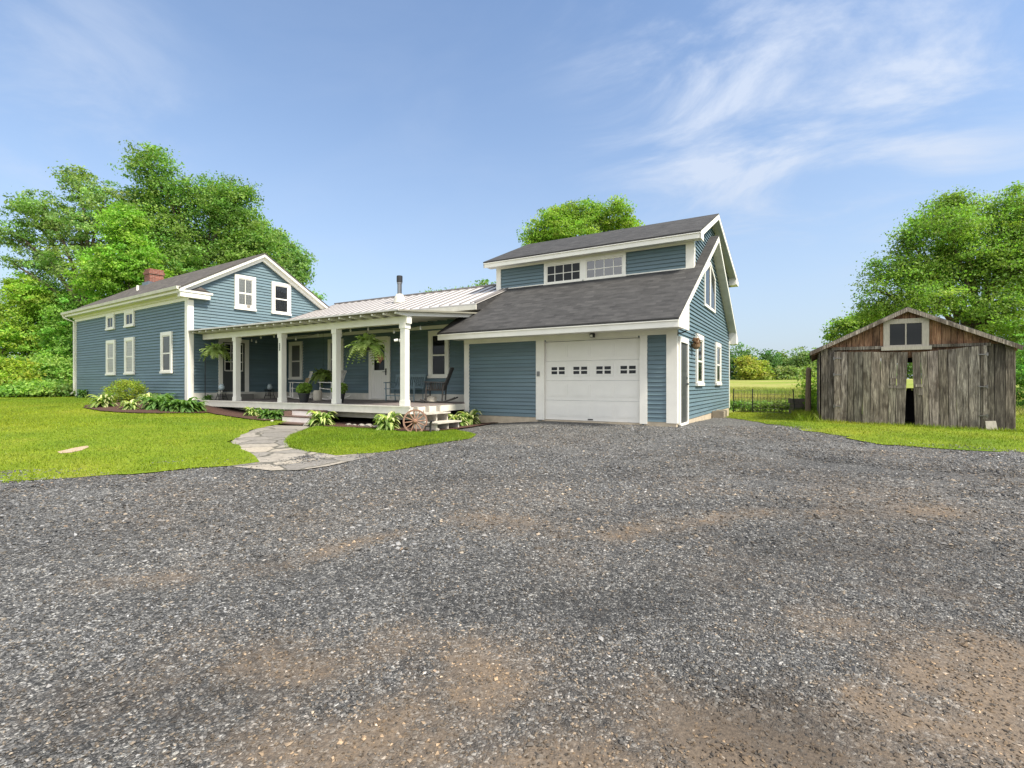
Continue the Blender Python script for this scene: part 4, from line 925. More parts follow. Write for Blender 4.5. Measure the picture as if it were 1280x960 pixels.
m = MB(); m.tube([(-18.83, 9.99, ZD), (-18.83, 9.99, 2.45)], .014, 6); m.lathe((-18.83, 9.99, ZD + .002), [(.10, 0), (.09, .03)], 12); tag(m.build('metal_pole', 'black_metal'), 'thin black metal pole standing at the far left end of the porch', 'pole')

# ------------------------------------------------------------------ plants
def leaf_strip(Vs, Fs, Ts, base, az, L, w, lift, droop, col, edge=None, seg=4, fold=.25):
    i0 = len(Vs); dx, dy = math.cos(az), math.sin(az)
    for k in range(seg + 1):
        f = k / seg; r = L * f; z = lift * math.sin(min(f * 1.9, 2.6)) * L - droop * f * f * L
        ww = w * math.sin(math.pi * min(.08 + f * .92, .985)) ** .8
        c = Vector(base) + Vector((dx * r, dy * r, z)); sd = Vector((-dy, dx, 0)) * ww
        Vs += [tuple(c - sd + Vector((0, 0, ww * fold))), tuple(c), tuple(c + sd + Vector((0, 0, ww * fold)))]
    for k in range(seg):
        a = i0 + 3 * k
        Fs += [(a, a + 1, a + 4, a + 3), (a + 1, a + 2, a + 5, a + 4)]; Ts += [col, edge or col]
def obj_from(name, Vs, Fs, Ts, mat, parent=None, smooth=False):
    me = bpy.data.meshes.new(name); fill(me, Vs, Fs, Ts, smooth); me.materials.append(MATS[mat]); o = bpy.data.objects.new(name, me); COL.objects.link(o)
    if parent is not None: o.parent = parent
    return o
def hosta_mesh(n, L, cols, vari):
    Vs, Fs, Ts = [], [], []
    for i in range(n):
        az = i * 2.4 + random.uniform(-.3, .3); f = random.random(); k = random.uniform(.7, 1.3); c = random.choice(cols); c = tuple(x * k for x in c)
        e = (c[0] * 3.2, c[1] * 2.2, c[2] * 4) if vari and random.random() < .7 else None
        leaf_strip(Vs, Fs, Ts, (random.uniform(-.05, .05), random.uniform(-.05, .05), .02 + .05 * f), az, L * random.uniform(.65, 1.15), L * random.uniform(.11, .18), .25 + .75 * f, .2 + .45 * (1 - f) + random.uniform(0, .15), c, e)
    return Vs, Fs, Ts
hg = 'hostas along the house and porch'
hosta_a = obj_from('hosta', *hosta_mesh(84, .40, [(1, 1, 1), (.9, 1, .8)], True), 'leaf_plant')
hosta_b = obj_from('hosta', *hosta_mesh(86, .36, [(.7, .85, .7), (.6, .8, .8)], False), 'leaf_plant')
hl = [('variegated hosta at the left end of the red mulch bed', 0, 128, 9.2, 1.25), ('variegated hosta in front of the round yellow shrub', 0, 163, 8.5, .9), ('broad green hosta right of the yellow shrub', 1, 196, 8.9, 1.5),
      ('green hosta midway along the mulch bed by the house', 1, 214, 8.7, 1.3), ('dark green hosta under the white corner board', 1, 232, 8.9, 1.45), ('green hosta where the mulch bed meets the porch', 1, 246, 9.2, 1.15), ('pale green hosta between the yellow shrub and the wall', 0, 186, 9.0, 1.1), ('green hosta close to the blue wall behind the others', 1, 206, 9.15, 1.2),
      ('low pale plant at the foot of the white downspout', 0, 88, 10.6, 1.3), ('green plant at the base of the blue wall near the far corner', 1, 104, 9.9, 1.1),
      ('pale hosta under the porch left of the brown steps', 0, 316, 9.5, .8), ('green hosta close to the left of the brown steps', 1, 333, 9.25, 1.05), ('bushy green plant touching the brown front steps', 1, 345, 9.4, .95),
      ('yellow edged hosta right of the brown front steps', 0, 402, 9.25, 1.2), ('yellow edged hosta in front of the porch left of the wagon wheel', 0, 484, 9.55, 1.15),
      ('variegated hosta beside the open side steps', 0, 571, 11.6, 1.15), ('variegated hosta at the garage corner board', 0, 586, 12.2, 1.25), ('small green plant on the porch end beside the black pole', 1, 246, 9.98, .6)]
BEDV = {163: 513, 196: 512.5, 214: 515, 232: 516, 246: 514.5, 128: 510}
for i, (lab, kind, u, y, s) in enumerate(hl):
    src = (hosta_a, hosta_b)[kind]
    first = lab.startswith('variegated hosta at the left end') or lab.startswith('broad green')
    o = src if first else src.copy()
    if not first: COL.objects.link(o)
    if u in BEDV and 'porch end' not in lab: y = gp(u, BEDV[u])[1]
    x = bx(u, y) if 'porch end' not in lab else -18.72; o.location = (x, y + (.06 if 'porch end' in lab else 0), (ZD if 'porch end' in lab else H(x, y) + .04)); o.rotation_euler = (0, 0, random.uniform(0, 6)); s *= .86; o.scale = (s, s, s * random.uniform(.9, 1.05))
    tag(o, lab, 'hosta' if 'hosta' in lab else 'plant', hg)
def fern_mesh(n, L, droop):
    Vs, Fs, Ts = [], [], []
    for i in range(n):
        az = i * 2.4 + random.uniform(-.3, .3); f = (i + .5) / n; dr = droop * random.uniform(.35, 1.35); el = random.uniform(-.1, 1.35); l = L * random.uniform(.75, 1.1); k = random.uniform(.6, 1.25)
        pts = []
        for j in range(15):
            q = j / 14; r = l * math.cos(el) * q * (1 - .15 * q) + .03; z = l * math.sin(el) * q * .8 - dr * l * q ** 2.3 * 1.15; pts.append(Vector((math.cos(az) * r, math.sin(az) * r, z)))
        sd = Vector((-math.sin(az), math.cos(az), 0))
        for j in range(1, 14):
            q = j / 14; wl = .085 * math.sin(math.pi * (q * .85 + .12)) + .012; d = (pts[j + 1] - pts[j - 1]).normalized() if j < 14 else Vector((0, 0, 1))
            for s in (-1, 1):
                tip = pts[j] + sd * s * wl + d * .02 + Vector((0, 0, -.012 - .02 * random.random())); h = d * .021
                i0 = len(Vs); Vs += [tuple(pts[j] - h), tuple(pts[j] + h), tuple(tip + h * .3), tuple(tip - h * .5)]; Fs.append((i0, i0 + 1, i0 + 2, i0 + 3)); kk = k * random.uniform(.8, 1.2); Ts.append((kk, kk, kk * .9))
    return Vs, Fs, Ts
def hanging_fern(label, x, y, z, s, top):
    t = thing('hanging_fern', label, 'fern', (x, y, z), random.uniform(0, 6), 'ferns hung along the porch')
    fr = obj_from('fronds', *fern_mesh(95, .64 * s, .62), 'leaf_fern', t)
    m = MB(); m.lathe((0, 0, -.16), [(.09, 0), (.13, .1), (.145, .17)], 14); m.build('basket', 'wicker_dark', t, local=True)
    m = MB()
    for a in range(3): m.tube([(.13 * math.cos(a * 2.1), .13 * math.sin(a * 2.1), 0), (0, 0, min(.42, top - z))], .004, 4)
    m.tube([(0, 0, min(.42, top - z)), (0, 0, top - z)], .004, 4)
    m.build('hanger', 'black_metal', t, local=True)
hanging_fern('arching pale green fern hanging at the left end of the porch', bx(270, 9.98), 9.98, 2.22, .95, 2.7)
hanging_fern('large pale green fern hanging from the beam in front of the white door', bx(459, 10.04), 10.04, 2.10, 1.12, 2.6)
hanging_fern('dark shaded fern hanging low behind the third porch post', bx(404, 12.9), 12.9, 1.35, 1.0, 3.0)
def bushy(name, blobs, n, ls, seed, per=1, updir=.35):
    rg = np.random.default_rng(seed); B = np.array(blobs, float); wts = B[:, 3] * B[:, 4] * B[:, 5]; wts /= wts.sum()
    k = rg.choice(len(B), n, p=wts); d = rg.normal(size=(n, 3)); d /= np.linalg.norm(d, axis=1, keepdims=True); r = rg.uniform(.35, 1, n) ** .4
    P = B[k, :3] + d * r[:, None] * B[k, 3:6]
    return P, d, rg
def leaves_mesh(P, D, rg, ls, colfn, aspect=.55, spread=1.0, up=.5):
    n = len(P)
    nrm = rg.normal(size=(n, 3)) * spread + D * .6; nrm[:, 2] += up; nrm /= np.linalg.norm(nrm, axis=1, keepdims=True)
    tx = np.cross(nrm, rg.normal(size=(n, 3))); tx /= np.maximum(np.linalg.norm(tx, axis=1, keepdims=True), 1e-6); ty = np.cross(nrm, tx)
    s = ls * rg.uniform(.6, 1.35, n)[:, None]
    V = np.stack([P - tx * s, P + ty * s * aspect + nrm * s * .15, P + tx * s, P - ty * s * aspect + nrm * s * .15], 1).reshape(-1, 3)
    F = np.arange(n * 4).reshape(-1, 4)
    return V, F, colfn(n, rg)
def potted(label, x, y, z, flower=None):
    t = thing('potted_plant', label, 'potted plant', (x, y, z), 0, 'potted plants at the porch edge')
    m = MB(); m.lathe((0, 0, 0), [(.12, 0), (.17, .24), (.18, .25), (.18, .28), (.16, .28), (.15, .24)], 18); m.build('pot', 'pot_black', t, local=True)
    P, d, rg = bushy('', [(0, 0, .42, .24, .24, .18), (.08, 0, .48, .18, .2, .14), (-.12, .05, .38, .2, .2, .13)], 900, .05, 5)
    def cf(n, rg):
        k = rg.uniform(.5, 1.5, (n, 1)); c = np.tile([[1, 1.05, .7]], (n, 1)) * k
        if flower: f = rg.random(n) < .07; c[f] = (5.5, 3.4, 12)
        return c
    obj_from('foliage', *leaves_mesh(P, d, rg, .045, cf), 'leaf_plant', t)
    m = MB()
    for i in range(14): a = i * .9; m.tube([(0, 0, .24), (.15 * math.cos(a), .15 * math.sin(a), .5)], .005, 4)
    m.build('stem', 'leaf_plant', t, local=True)
potted('leafy green plant in a black pot on the porch edge above the front steps', bx(380, 10.35), 10.35, ZD + .005)
potted('white flowering plant in a black pot behind the third porch post', bx(424, 10.6), 10.6, ZD + .005, True)
def shrub(name, label, x, y, blobs, n, ls, mat, seed, colr=(1, 1, 1), group=None, cat='shrub', tw=8):
    t = thing(name, label, cat, (x, y, H(x, y)), TH, group)
    # clustered leaves
    P0, d0, rg = bushy('', blobs, max(40, n // 26), ls, seed)
    per = 26; k = len(P0); P = np.repeat(P0, per, 0) + rg.normal(size=(k * per, 3)) * np.array([1, 1, .6]) * ls * 2.6; D = np.repeat(d0, per, 0)
    cv = rg.uniform(.6, 1.25, (k, 1)); cw = rg.uniform(.85, 1.25, (k, 1))
    def cf(n_, rg):
        c = np.ones((n_, 3)) * np.array(colr) * np.repeat(cv, per, 0) * rg.uniform(.75, 1.25, (n_, 1)); c[:, 0] *= np.repeat(cw, per, 0)[:, 0]; return c
    P[:, 2] = np.maximum(P[:, 2], .02)
    obj_from('foliage', *leaves_mesh(P, D, rg, ls, cf), mat, t)
    m = MB(); B = np.array(blobs)
    for i in range(tw):
        b = B[i % len(B)]; m.tube([(rg.uniform(-.1, .1) + b[0] * .2, rg.uniform(-.1, .1) + b[1] * .2, -.05), (b[0] * .7 + rg.uniform(-.1, .1), b[1] * .7, b[2] * .6), (b[0] + rg.uniform(-.5, .5) * b[3], b[1] + rg.uniform(-.5, .5) * b[4], b[2] + b[5] * .6)], [.03 * b[5], .02 * b[5], .006 * b[5]], 5)
    m.build('stem', 'bark', t, local=True)
    return t
x = bx(165, 9.0); shrub('shrub', 'round yellow green spirea shrub in the mulch bed by the farmhouse wall', x, 8.75, [(0, 0, .45, .55, .5, .42), (.25, 0, .5, .45, .4, .38), (-.3, -.1, .3, .35, .4, .28)], 5200, .028, 'leaf_bright', 21, (1.0, 1.05, .9))

# string lights under the porch beam
sl = thing('string_lights', 'string of small white bulbs draped under the porch roof', 'string lights', (-14, 10.4, 2.7))
pts = []; bl = []
for i in range(73):
    x = -18.4 + i * 9.0 / 72; ph = (i % 18) / 18.0; y = 10.5 + .9 * abs(((i / 18.0) % 2) - 1); z = 2.80 - .20 * math.sin(math.pi * ph); pts.append((x, y, z))
    if i % 6 == 3: bl.append((x, y, z))
m = MB(); m.tube(pts, .007, 5); m.build('cable', 'black_metal', sl)
for p in bl:
    m = MB(); m.lathe((p[0], p[1], p[2] - .115), [(.012, 0), (.030, .025), (.030, .05), (.014, .085), (.014, .11)], 8); m.build('bulb', 'bulb_glass', sl, smooth=True)

# wagon wheel leaning on the steps
def wagon_wheel():
    c = Vector((bx(519, 9.62), 9.62, .06)); nx = Vector((.66, -.72, .16)).normalized(); ux = Vector((0, 0, 1)).cross(nx).normalized(); uz = nx.cross(ux)
    t = thing('wagon_wheel', 'weathered wooden wagon wheel leaning against the porch by the side steps', 'wagon wheel', (c.x, c.y, c.z - .3))
    ang = lambda a, r: c + (ux * math.cos(a) + uz * math.sin(a)) * r
    m = MB(); n = 36
    for i in range(n):
        a, b = 2 * math.pi * i / n, 2 * math.pi * (i + 1) / n; d = nx * .024
        m.hexa([ang(a, .262) - d, ang(b, .262) - d, ang(b, .262) + d, ang(a, .262) + d, ang(a, .305) - d, ang(b, .305) - d, ang(b, .305) + d, ang(a, .305) + d])
    m.build('rim', 'rusty_wood', t)
    for i in range(12):
        a = 2 * math.pi * i / 12 + .1; m = MB(); m.tube([ang(a, .04), ang(a, .15), ang(a, .265)], [.014, .017, .013], 6, (1.3, 1.25, 1.2)); m.build('spoke', 'rusty_wood', t)
    m = MB(); m.tube([c - nx * .07, c - nx * .05, c + nx * .05, c + nx * .08], [.04, .055, .055, .03], 12, (1.2, 1.1, 1)); m.build('hub', 'rusty_wood', t)
wagon_wheel()
# small black pump beside the wheel
pq = (bx(538, 9.75), 9.75); pp = thing('garden_tap', 'small black cast iron tap and fittings beside the wagon wheel', 'tap', (pq[0], pq[1], H(*pq)))
m = MB(); m.tube([(0, 0, 0), (0, 0, .24), (.03, 0, .28)], .03, 8); m.tube([(0, 0, .18), (-.12, -.04, .16), (-.14, -.05, .08)], .022, 8); m.build('body', 'black_metal', pp, local=True)
m = MB(); m.tube([(-.06, 0, .28), (.12, 0, .30)], .014, 6); m.build('handle', 'black_metal', pp, local=True)
def rocks(u, y, s, lab, mat='rock', grp='stones under the porch edge', name='rock', cat='rock'):
    x = bx(u, y); rg = np.random.default_rng(int(u * 7)); V, F = [], []
    nn, mm = 7, 10
    m = MB()
    rad = [[rg.uniform(.8, 1.15) for _ in range(mm)] for _ in range(nn + 1)]
    P = lambda i, j: Vector((s * rad[i][j % mm] * math.sin(math.pi * i / nn) * math.cos(2 * math.pi * j / mm), s * .8 * rad[i][j % mm] * math.sin(math.pi * i / nn) * math.sin(2 * math.pi * j / mm), s * .6 * math.cos(math.pi * i / nn)))
    for i in range(nn):
        for j in range(mm):
            q = [P(i, j), P(i + 1, j), P(i + 1, j + 1), P(i, j + 1)]
            if i == 0: q = [Vector((0, 0, s * .6)), q[1], q[2]]
            if i == nn - 1: q = [q[0], Vector((0, 0, -s * .6)), q[3]] if i else q
            m.face(q)
    o = m.build(name, mat); o.location = (x, y, H(x, y) + s * .3); tag(o, lab, cat, grp)
for u, y, s, lab in ((436, 9.7, .10, 'small grey stone under the porch near the hosta right of the steps'), (443, 9.75, .08, 'smallest grey stone in the row under the porch'), (452, 9.7, .11, 'grey stone midway under the porch front'), (461, 9.65, .13, 'largest rounded stone in the row under the porch'), (470, 9.7, .09, 'grey stone just left of the yellow edged hosta by the wheel'), (545, 10.1, .12, 'grey rounded stone beside the foot of the side steps')):
    rocks(u, y, s, lab)
rocks(330, 9.05, .06, 'white pebble left of the front steps', 'crockery', 'white pebbles by the front steps', 'pebble', 'pebble'); rocks(340, 9.0, .055, 'white pebble nearest to the front steps', 'crockery', 'white pebbles by the front steps', 'pebble', 'pebble')
rocks(383, 8.95, .10, 'dark stone at the right end of the bottom front step')
# concrete blocks at the garage's rear corner
for u, y, w_, lab in ((886.5, 18.2, .20, 'dark concrete block against the garage side wall'), (893, 19.0, .22, 'pale concrete block beside the dark one at the garage side wall')):
    x = XR + .22; m = MB(); k = .6 if 'dark' in lab[:5] else 1.0
    m.box(x - .18, x + .18, y - .3, y - .27, -.2, .09, (k,) * 3); m.box(x - .18, x + .18, y + .07, y + .1, -.2, .09, (k,) * 3); m.box(x + .15, x + .18, y - .27, y + .07, -.2, .09, (k,) * 3); m.box(x - .18, x - .15, y - .27, y + .07, -.2, .09, (k,) * 3); m.box(x - .15, x + .15, y - .12, y - .08, -.2, .089, (k,) * 3)
    tag(m.build('concrete_block', 'concrete'), lab, 'block', 'blocks by the garage side wall')

# ------------------------------------------------------------------ old shed
YS = 17.2
shed = thing('shed', 'small weathered plank shed with sagging double doors and a gable window', 'shed', (2.3, YS, -.15))
Ms = frame((0, YS, 0), (1, 0, 0), (0, -1, 0))
def planks(mb, x0, x1, zb, zt, w0=.14, w1=.24, y=-.02, th=.022, tone=1.0, jit=.02, var=.35, zfun=None):
    x = x0
    while x < x1 - .02:
        w_ = min(random.uniform(w0, w1), x1 - x);
        if x1 - (x + w_) < .06: w_ = x1 - x
        k = tone * random.uniform(1 - var, 1 + var * .6); t = (k * random.uniform(.97, 1.05), k, k * random.uniform(.92, 1.03))
        a = zb(x + w_ / 2) if callable(zb) else zb; dz0 = random.uniform(-jit, jit); yy = y - random.uniform(0, .008)
        g = .006
        za, zb_ = zt(x + g), zt(x + w_ - g)
        p = [(x + g, yy, a + dz0), (x + w_ - g, yy, a + dz0), (x + w_ - g, yy + th, a + dz0), (x + g, yy + th, a + dz0), (x + g, yy, za), (x + w_ - g, yy, zb_), (x + w_ - g, yy + th, zb_), (x + g, yy + th, za)]
        mb.hexa(p, t); x += w_
SX0, SX1, SAX, SAZ = .26, 4.40, 2.26, 3.02
def sroof(x): return SAZ - (abs(x - SAX)) * (1.06 / 2.2) - .03
m = MB(Ms); planks(m, .28, .66, -.08, lambda x: min(sroof(x), 2.02), tone=.9); sub(m, 'side_boards', 'grey_planks', shed); m = MB(Ms); planks(m, 3.86, 4.40, -.12, lambda x: min(sroof(x), 2.02), tone=.62); sub(m, 'side_boards', 'grey_planks', shed)
m = MB(Ms); planks(m, .42, 4.12, 2.0, lambda x: max(sroof(x), 2.001), .10, .2, y=-.012, tone=1.15); sub(m, 'gable_boards', 'brown_planks', shed)
m = MB(Ms); m.box(.55, 1.74, -.075, -.022, 1.965, 2.05); sub(m, 'lintel', 'grey_planks', shed); m = MB(Ms); m.box(2.74, 3.95, -.075, -.022, 1.975, 2.05, (.8, .8, .8)); sub(m, 'lintel', 'grey_planks', shed)
def sdoor(x0, x1, z0l, z0r, ztl, ztr, tone, lean):
    m = MB(Ms); planks(m, x0, x1, lambda x: z0l + (z0r - z0l) * (x - x0) / (x1 - x0), lambda x: ztl + (ztr - ztl) * (x - x0) / (x1 - x0) + random.uniform(-.012, .012), .13, .25, y=-.105, th=.026, tone=tone, jit=.04, var=.42)
    
    m.V = [(x + lean * (1.9 - z) * (x - Vector(Ms @ Vector((x0, 0, 0))).x) / (x1 - x0) if lean < 0 else x + lean * (1.9 - z) * (Vector(Ms @ Vector((x1, 0, 0))).x - x) / (x1 - x0), y, z) for x, y, z in m.V]
    return sub(m, 'barn_door', 'grey_planks', shed)
dl = sdoor(.60, 2.285, -.15, -.25, 1.93, 1.85, 1.05, -.035); dr = sdoor(2.36, 3.87, -.24, -.24, 1.84, 1.98, 1.0, .035)
dl['label'] = 'left barn door hanging lower at the middle'; dr['label'] = 'right barn door with an added board on its hinge side'
for d, xs, zs in ((dl, .60, (1.72, 1.25, .35)), (dr, 3.87, (1.74, .92, .18))):
    for z in zs:
        s = 1 if d is dl else -1
        m = MB(Ms); m.box(min(xs, xs + s * .17), max(xs, xs + s * .17), -.14, -.125, z, z + .025, (.6, .58, .55)); m.box(xs - .02, xs + .02, -.135, -.10, z - .03, z + .06, (.55, .53, .5)); sub(m, 'hinge', 'steel', d)
m = MB(Ms); m.box(3.80, 3.87, -.125, -.108, .1, 1.98, (1.1, 1.1, 1.1)); sub(m, 'hinge_board', 'grey_planks', dr)
m = MB(Ms); m.box(1.9, 2.02, -.135, -.118, .98, 1.16, (1.3, 1.3, 1.3)); m.box(1.85, 2.24, -.133, -.12, .88, .96, (.9, .9, .9)); sub(m, 'latch_board', 'grey_planks', dl)
m = MB(Ms); m.box(2.43, 2.62, -.135, -.118, .92, .99, (1.2, 1.2, 1.2)); m.box(2.5, 2.60, -.136, -.119, .70, .9, (1., 1., 1.)); sub(m, 'latch_board', 'grey_planks', dr)
m = MB(Ms); m.box(1.75, 1.89, -.08, -.03, 1.98, 2.77); m.box(2.58, 2.73, -.08, -.03, 1.98, 2.77); m.box(1.89, 2.58, -.082, -.03, 2.64, 2.77); m.box(1.7, 2.78, -.11, -.03, 1.92, 2.02); m.box(1.89, 2.58, -.078, -.03, 2.021, 2.06); m.box(2.225, 2.255, -.075, -.03, 2.06, 2.64)
sw = sub(m, 'window', 'light_board', shed); m = MB(Ms); m.face([(1.89, -.05, 2.04), (2.58, -.05, 2.04), (2.58, -.05, 2.66), (1.89, -.05, 2.66)]); sub(m, 'pane', 'window_glass', sw)
# side, rear and inner walls
m = MB(); SD = 4.6
Ml = frame((SX0, 0, 0), (0, -1, 0), (-1, 0, 0)); m.M = Ml; planks(m, -YS - SD, -YS, -.1, lambda x: 1.98, tone=.8)
m.M = frame((SX1, 0, 0), (0, 1, 0), (1, 0, 0)); planks(m, YS, YS + SD, -.15, lambda x: 1.98, tone=.8)
m.M = frame((0, YS + SD, 0), (1, 0, 0), (0, 1, 0)); planks(m, .28, 2.5, -.1, sroof, tone=.8); planks(m, 3.4, 4.4, -.1, sroof, tone=.8); planks(m, 2.5, 3.4, -.1, lambda x: .86, tone=.8); planks(m, 2.5, 3.4, 1.72, sroof, tone=.8)
sub(m, 'wall', 'grey_planks', shed)
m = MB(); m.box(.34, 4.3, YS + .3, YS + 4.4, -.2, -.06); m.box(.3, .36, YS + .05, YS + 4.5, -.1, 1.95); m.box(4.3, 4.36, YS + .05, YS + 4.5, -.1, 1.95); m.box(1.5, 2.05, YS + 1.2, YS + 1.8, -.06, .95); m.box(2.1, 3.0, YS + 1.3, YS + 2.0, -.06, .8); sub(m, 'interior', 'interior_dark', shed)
m = MB(); m.box(.30, .95, YS - .05, YS + .15, -.25, -.085); sub(m, 'sill_beam', 'grey_planks', shed); m = MB(); m.box(3.86, 4.42, YS - .05, YS + .15, -.32, -.125); sub(m, 'sill_beam', 'grey_planks', shed)
m = MB()
for s in (-1, 1):
    xe = SAX + s * 2.26; ze = 1.94
    m.prism([(SAX, YS - .22, SAZ + .05), (xe, YS - .22, ze), (xe, YS - .22, ze - .035), (SAX, YS - .22, SAZ + .01)], (0, SD + .4, 0))
sr = sub(m, 'roof', 'shingle_grey', shed)
m = MB(); m.box(.66, 3.86, YS + .005, YS + .05, 1.72, 1.995); sub(m, 'header_beam', 'brown_planks', shed)
m = MB()
for s in (-1, 1):
    xe = SAX + s * 2.24; m.prism([(SAX, YS - .225, SAZ + .035), (xe, YS - .225, 1.935), (xe, YS - .225, 1.83), (SAX, YS - .225, SAZ - .075)], (0, .03, 0), (1.35, 1.33, 1.3))
sub(m, 'rake_board', 'grey_planks', shed)
m = MB()
for s in (-1, 1):
    xe = SAX + s * 2.2
    for y in (YS + .0, YS + 1.1, YS + 2.2, YS + 3.3, YS + 4.4): m.bar((SAX, y + .02, SAZ - .05), (xe, y + .02, 1.86), .06, .08)
sub(m, 'rafter', 'brown_planks', shed)
# pale board propped against the shed
bxq = bx(1236, 16.95); m = MB(); m.hexa([(3.84, 17.0, -.22), (4.06, 17.0, -.22), (4.06, 17.05, -.22), (3.84, 17.05, -.22), (3.83, 17.06, .06), (4.03, 17.06, .07), (4.03, 17.09, .07), (3.83, 17.09, .06)])
tag(m.build('propped_board', 'light_board'), 'short pale board propped at the foot of the right shed door', 'board')

# ------------------------------------------------------------------ fence, old post, timbers
fence = thing('wire_fence', 'low woven wire fence on thin dark posts between garage and shed', 'fence', (-1.5, 22.3, -.15))
fp = [(-2.7, 22.5), (-1.98, 22.4), (-1.25, 22.2), (-.45, 21.6)]
for i, (x, y) in enumerate(fp):
    if i == 2: continue
    ln = -.09 if i == 3 else 0.0; g = H(x, y); m = MB(); m.tube([(x, y, g - .2), (x + ln, y, g + .98)], .021, 6); m.build('fence_post', 'black_metal', fence)
m = MB()
for (xa, ya), (xb, yb) in zip(fp, fp[1:]):
    ga, gb = H(xa, ya), H(xb, yb)
    for k in range(7): z = .06 + .14 * k; m.tube([(xa, ya, ga + z), (xb, yb, gb + z)], .0065, 3, caps=False)
    for k in range(6): f = (k + .5) / 6; xx, yy = xa + (xb - xa) * f, ya + (yb - ya) * f; gg = ga + (gb - ga) * f; m.tube([(xx, yy, gg), (xx, yy, gg + .92)], .0065, 3, caps=False)
m.build('wire_mesh', 'wood_post', fence)
ox, oy = bx(1010, 20.3), 20.3
m = MB(); g = H(ox, oy); m.tube([(ox, oy, g - .2), (ox + .01, oy, g + .9), (ox + .02, oy, 1.50), (ox + .02, oy, 1.58)], [.10, .09, .085, .05], 9, (1.5, 1.3, 1.15)); tag(m.build('wooden_post', 'wood_post'), 'old round wooden post standing left of the shed', 'post')
for k, (dz, dx, lab) in enumerate(((.10, 0, 'lowest dark timber stacked in the grass behind the old wooden post'), (.29, .05, 'middle dark timber stacked in the grass behind the old wooden post'), (.47, -.02, 'topmost dark timber stacked in the grass behind the old wooden post'))):
    xx, yy = bx(996, 21.9) + dx, 21.9; g = H(xx, yy); m = MB(); m.bar((xx - .2, yy - .1, g + dz + .06), (xx + .2, yy + .3, g + dz + .06), .2, .17, t=(.9, .9, .9)); tag(m.build('timber', 'wood_post'), lab, 'timber', 'timbers piled by the old post')

# ------------------------------------------------------------------ trees
def tree(name, label, u, t, blobs, mat, n, ls, seed, trunk=.2, stems=1, group=None, col=(1, 1, 1), cat='tree', per=56, spread=.8, branch=70, clus=3.3, base_v=None):
    """blobs are (u, v, ru, rv): parts of the crown on bearings u and v, at distance t; they become real volumes around the trunk"""
    x, y = dist(u, t); z0 = H(x, y); k = t / 628.0
    T = thing(name, label, cat, (x, y, z0), TH, group)
    rg = np.random.default_rng(seed)
    B = []
    for b in blobs:
        bu, bv, ru, rv = b[:4]; cx = (bu - u) * k; cz = CAMZ + (480 - bv) * k - z0
        rad = (ru + rv) / 2 * k
        dep = (b[4] * k) if len(b) > 4 else rg.uniform(-.5, .5) * rad
        B.append((cx, dep, cz, ru * k, rad * 1.0, rv * k))
    B = np.array(B); wts = (B[:, 3] * B[:, 5]); wts /= wts.sum()
    nc = n // per; kk = rg.choice(len(B), nc, p=wts); d = rg.normal(size=(nc, 3)); d /= np.linalg.norm(d, axis=1, keepdims=True)
    r = rg.uniform(.08, 1.0, nc) ** .45 * rg.uniform(.82, 1.10, nc)
    C = B[kk, :3] + d * r[:, None] * B[kk, 3:6]
    C[:, 2] = np.maximum(C[:, 2], .3)
    # limbs: trunk to blob centres to cluster tips
    m = MB(); top = B[:, 2].max()
    roots = [(rg.uniform(-.5, .5) * (stems > 1), rg.uniform(-.4, .4) * (stems > 1)) for _ in range(stems)]
    hubs = []
    for i, b in enumerate(B):
        rx, ry = roots[i % stems]; hb = Vector((b[0], b[1], b[2])); f0 = min(.55, max(.18, (hb.z - b[5]) / max(hb.z, .1) * .7))
        p0 = Vector((rx, ry, -.2)); p1 = Vector((rx + b[0] * .08, ry + b[1] * .08, hb.z * f0)); p2 = p1.lerp(hb, .5) + Vector((0, 0, .05 * hb.z)); p3 = hb + Vector((0, 0, b[5] * .5))
        rr_ = trunk / math.sqrt(stems)
        m.tube([p0, p1, p2, hb, p3], [rr_ * 1.15, rr_ * .7, rr_ * .42, rr_ * .26, rr_ * .08], 7, caps=False); hubs.append((p1, p2, hb))
    sel = rg.choice(nc, min(branch, nc), replace=False)
    for c in sel:
        a, p2, hb = hubs[kk[c]]; s0 = p2.lerp(hb, rg.uniform(0, 1)); e = Vector(C[c]); mid = s0.lerp(e, .5) + Vector((0, 0, .08 * (e - s0).length))
        m.tube([s0, mid, e], [trunk * .14, trunk * .08, trunk * .03], 4, caps=False)
    m.build('trunk', 'bark', T, local=True)
    P = np.repeat(C, per, 0) + np.clip(rg.normal(size=(nc * per, 3)), -1.7, 1.7) * np.array([1, 1, .42]) * ls * clus * np.repeat(rg.uniform(.55, 1.5, (nc, 1)), per, 0); D = np.repeat(d, per, 0)
    cv = rg.uniform(.62, 1.28, (nc, 1)); cw = rg.uniform(.78, 1.14, (nc, 1))
    def cf(n_, rg):
        c = np.ones((n_, 3)) * np.array(col) * np.repeat(cv, per, 0) * rg.uniform(.75, 1.25, (n_, 1)); c[:, 0] *= np.repeat(cw, per, 0)[:, 0]; return c
    obj_from('crown', *leaves_mesh(P, D, rg, ls, cf, .6, spread), mat, T)
    return T
tree('tree', 'tall airy pale green tree at the left behind the farmhouse', 105, 31, [(90, 228, 22, 26), (60, 265, 36, 26), (122, 252, 34, 32), (95, 290, 50, 32), (25, 292, 22, 22), (150, 285, 30, 40), (45, 325, 30, 22), (110, 335, 50, 28), (28, 262, 14, 12), (20, 330, 16, 12), (100, 380, 40, 30)],
     'leaf_green', 38000, .078, 101, .34, 3, col=(1.15, 1.05, 1.1))
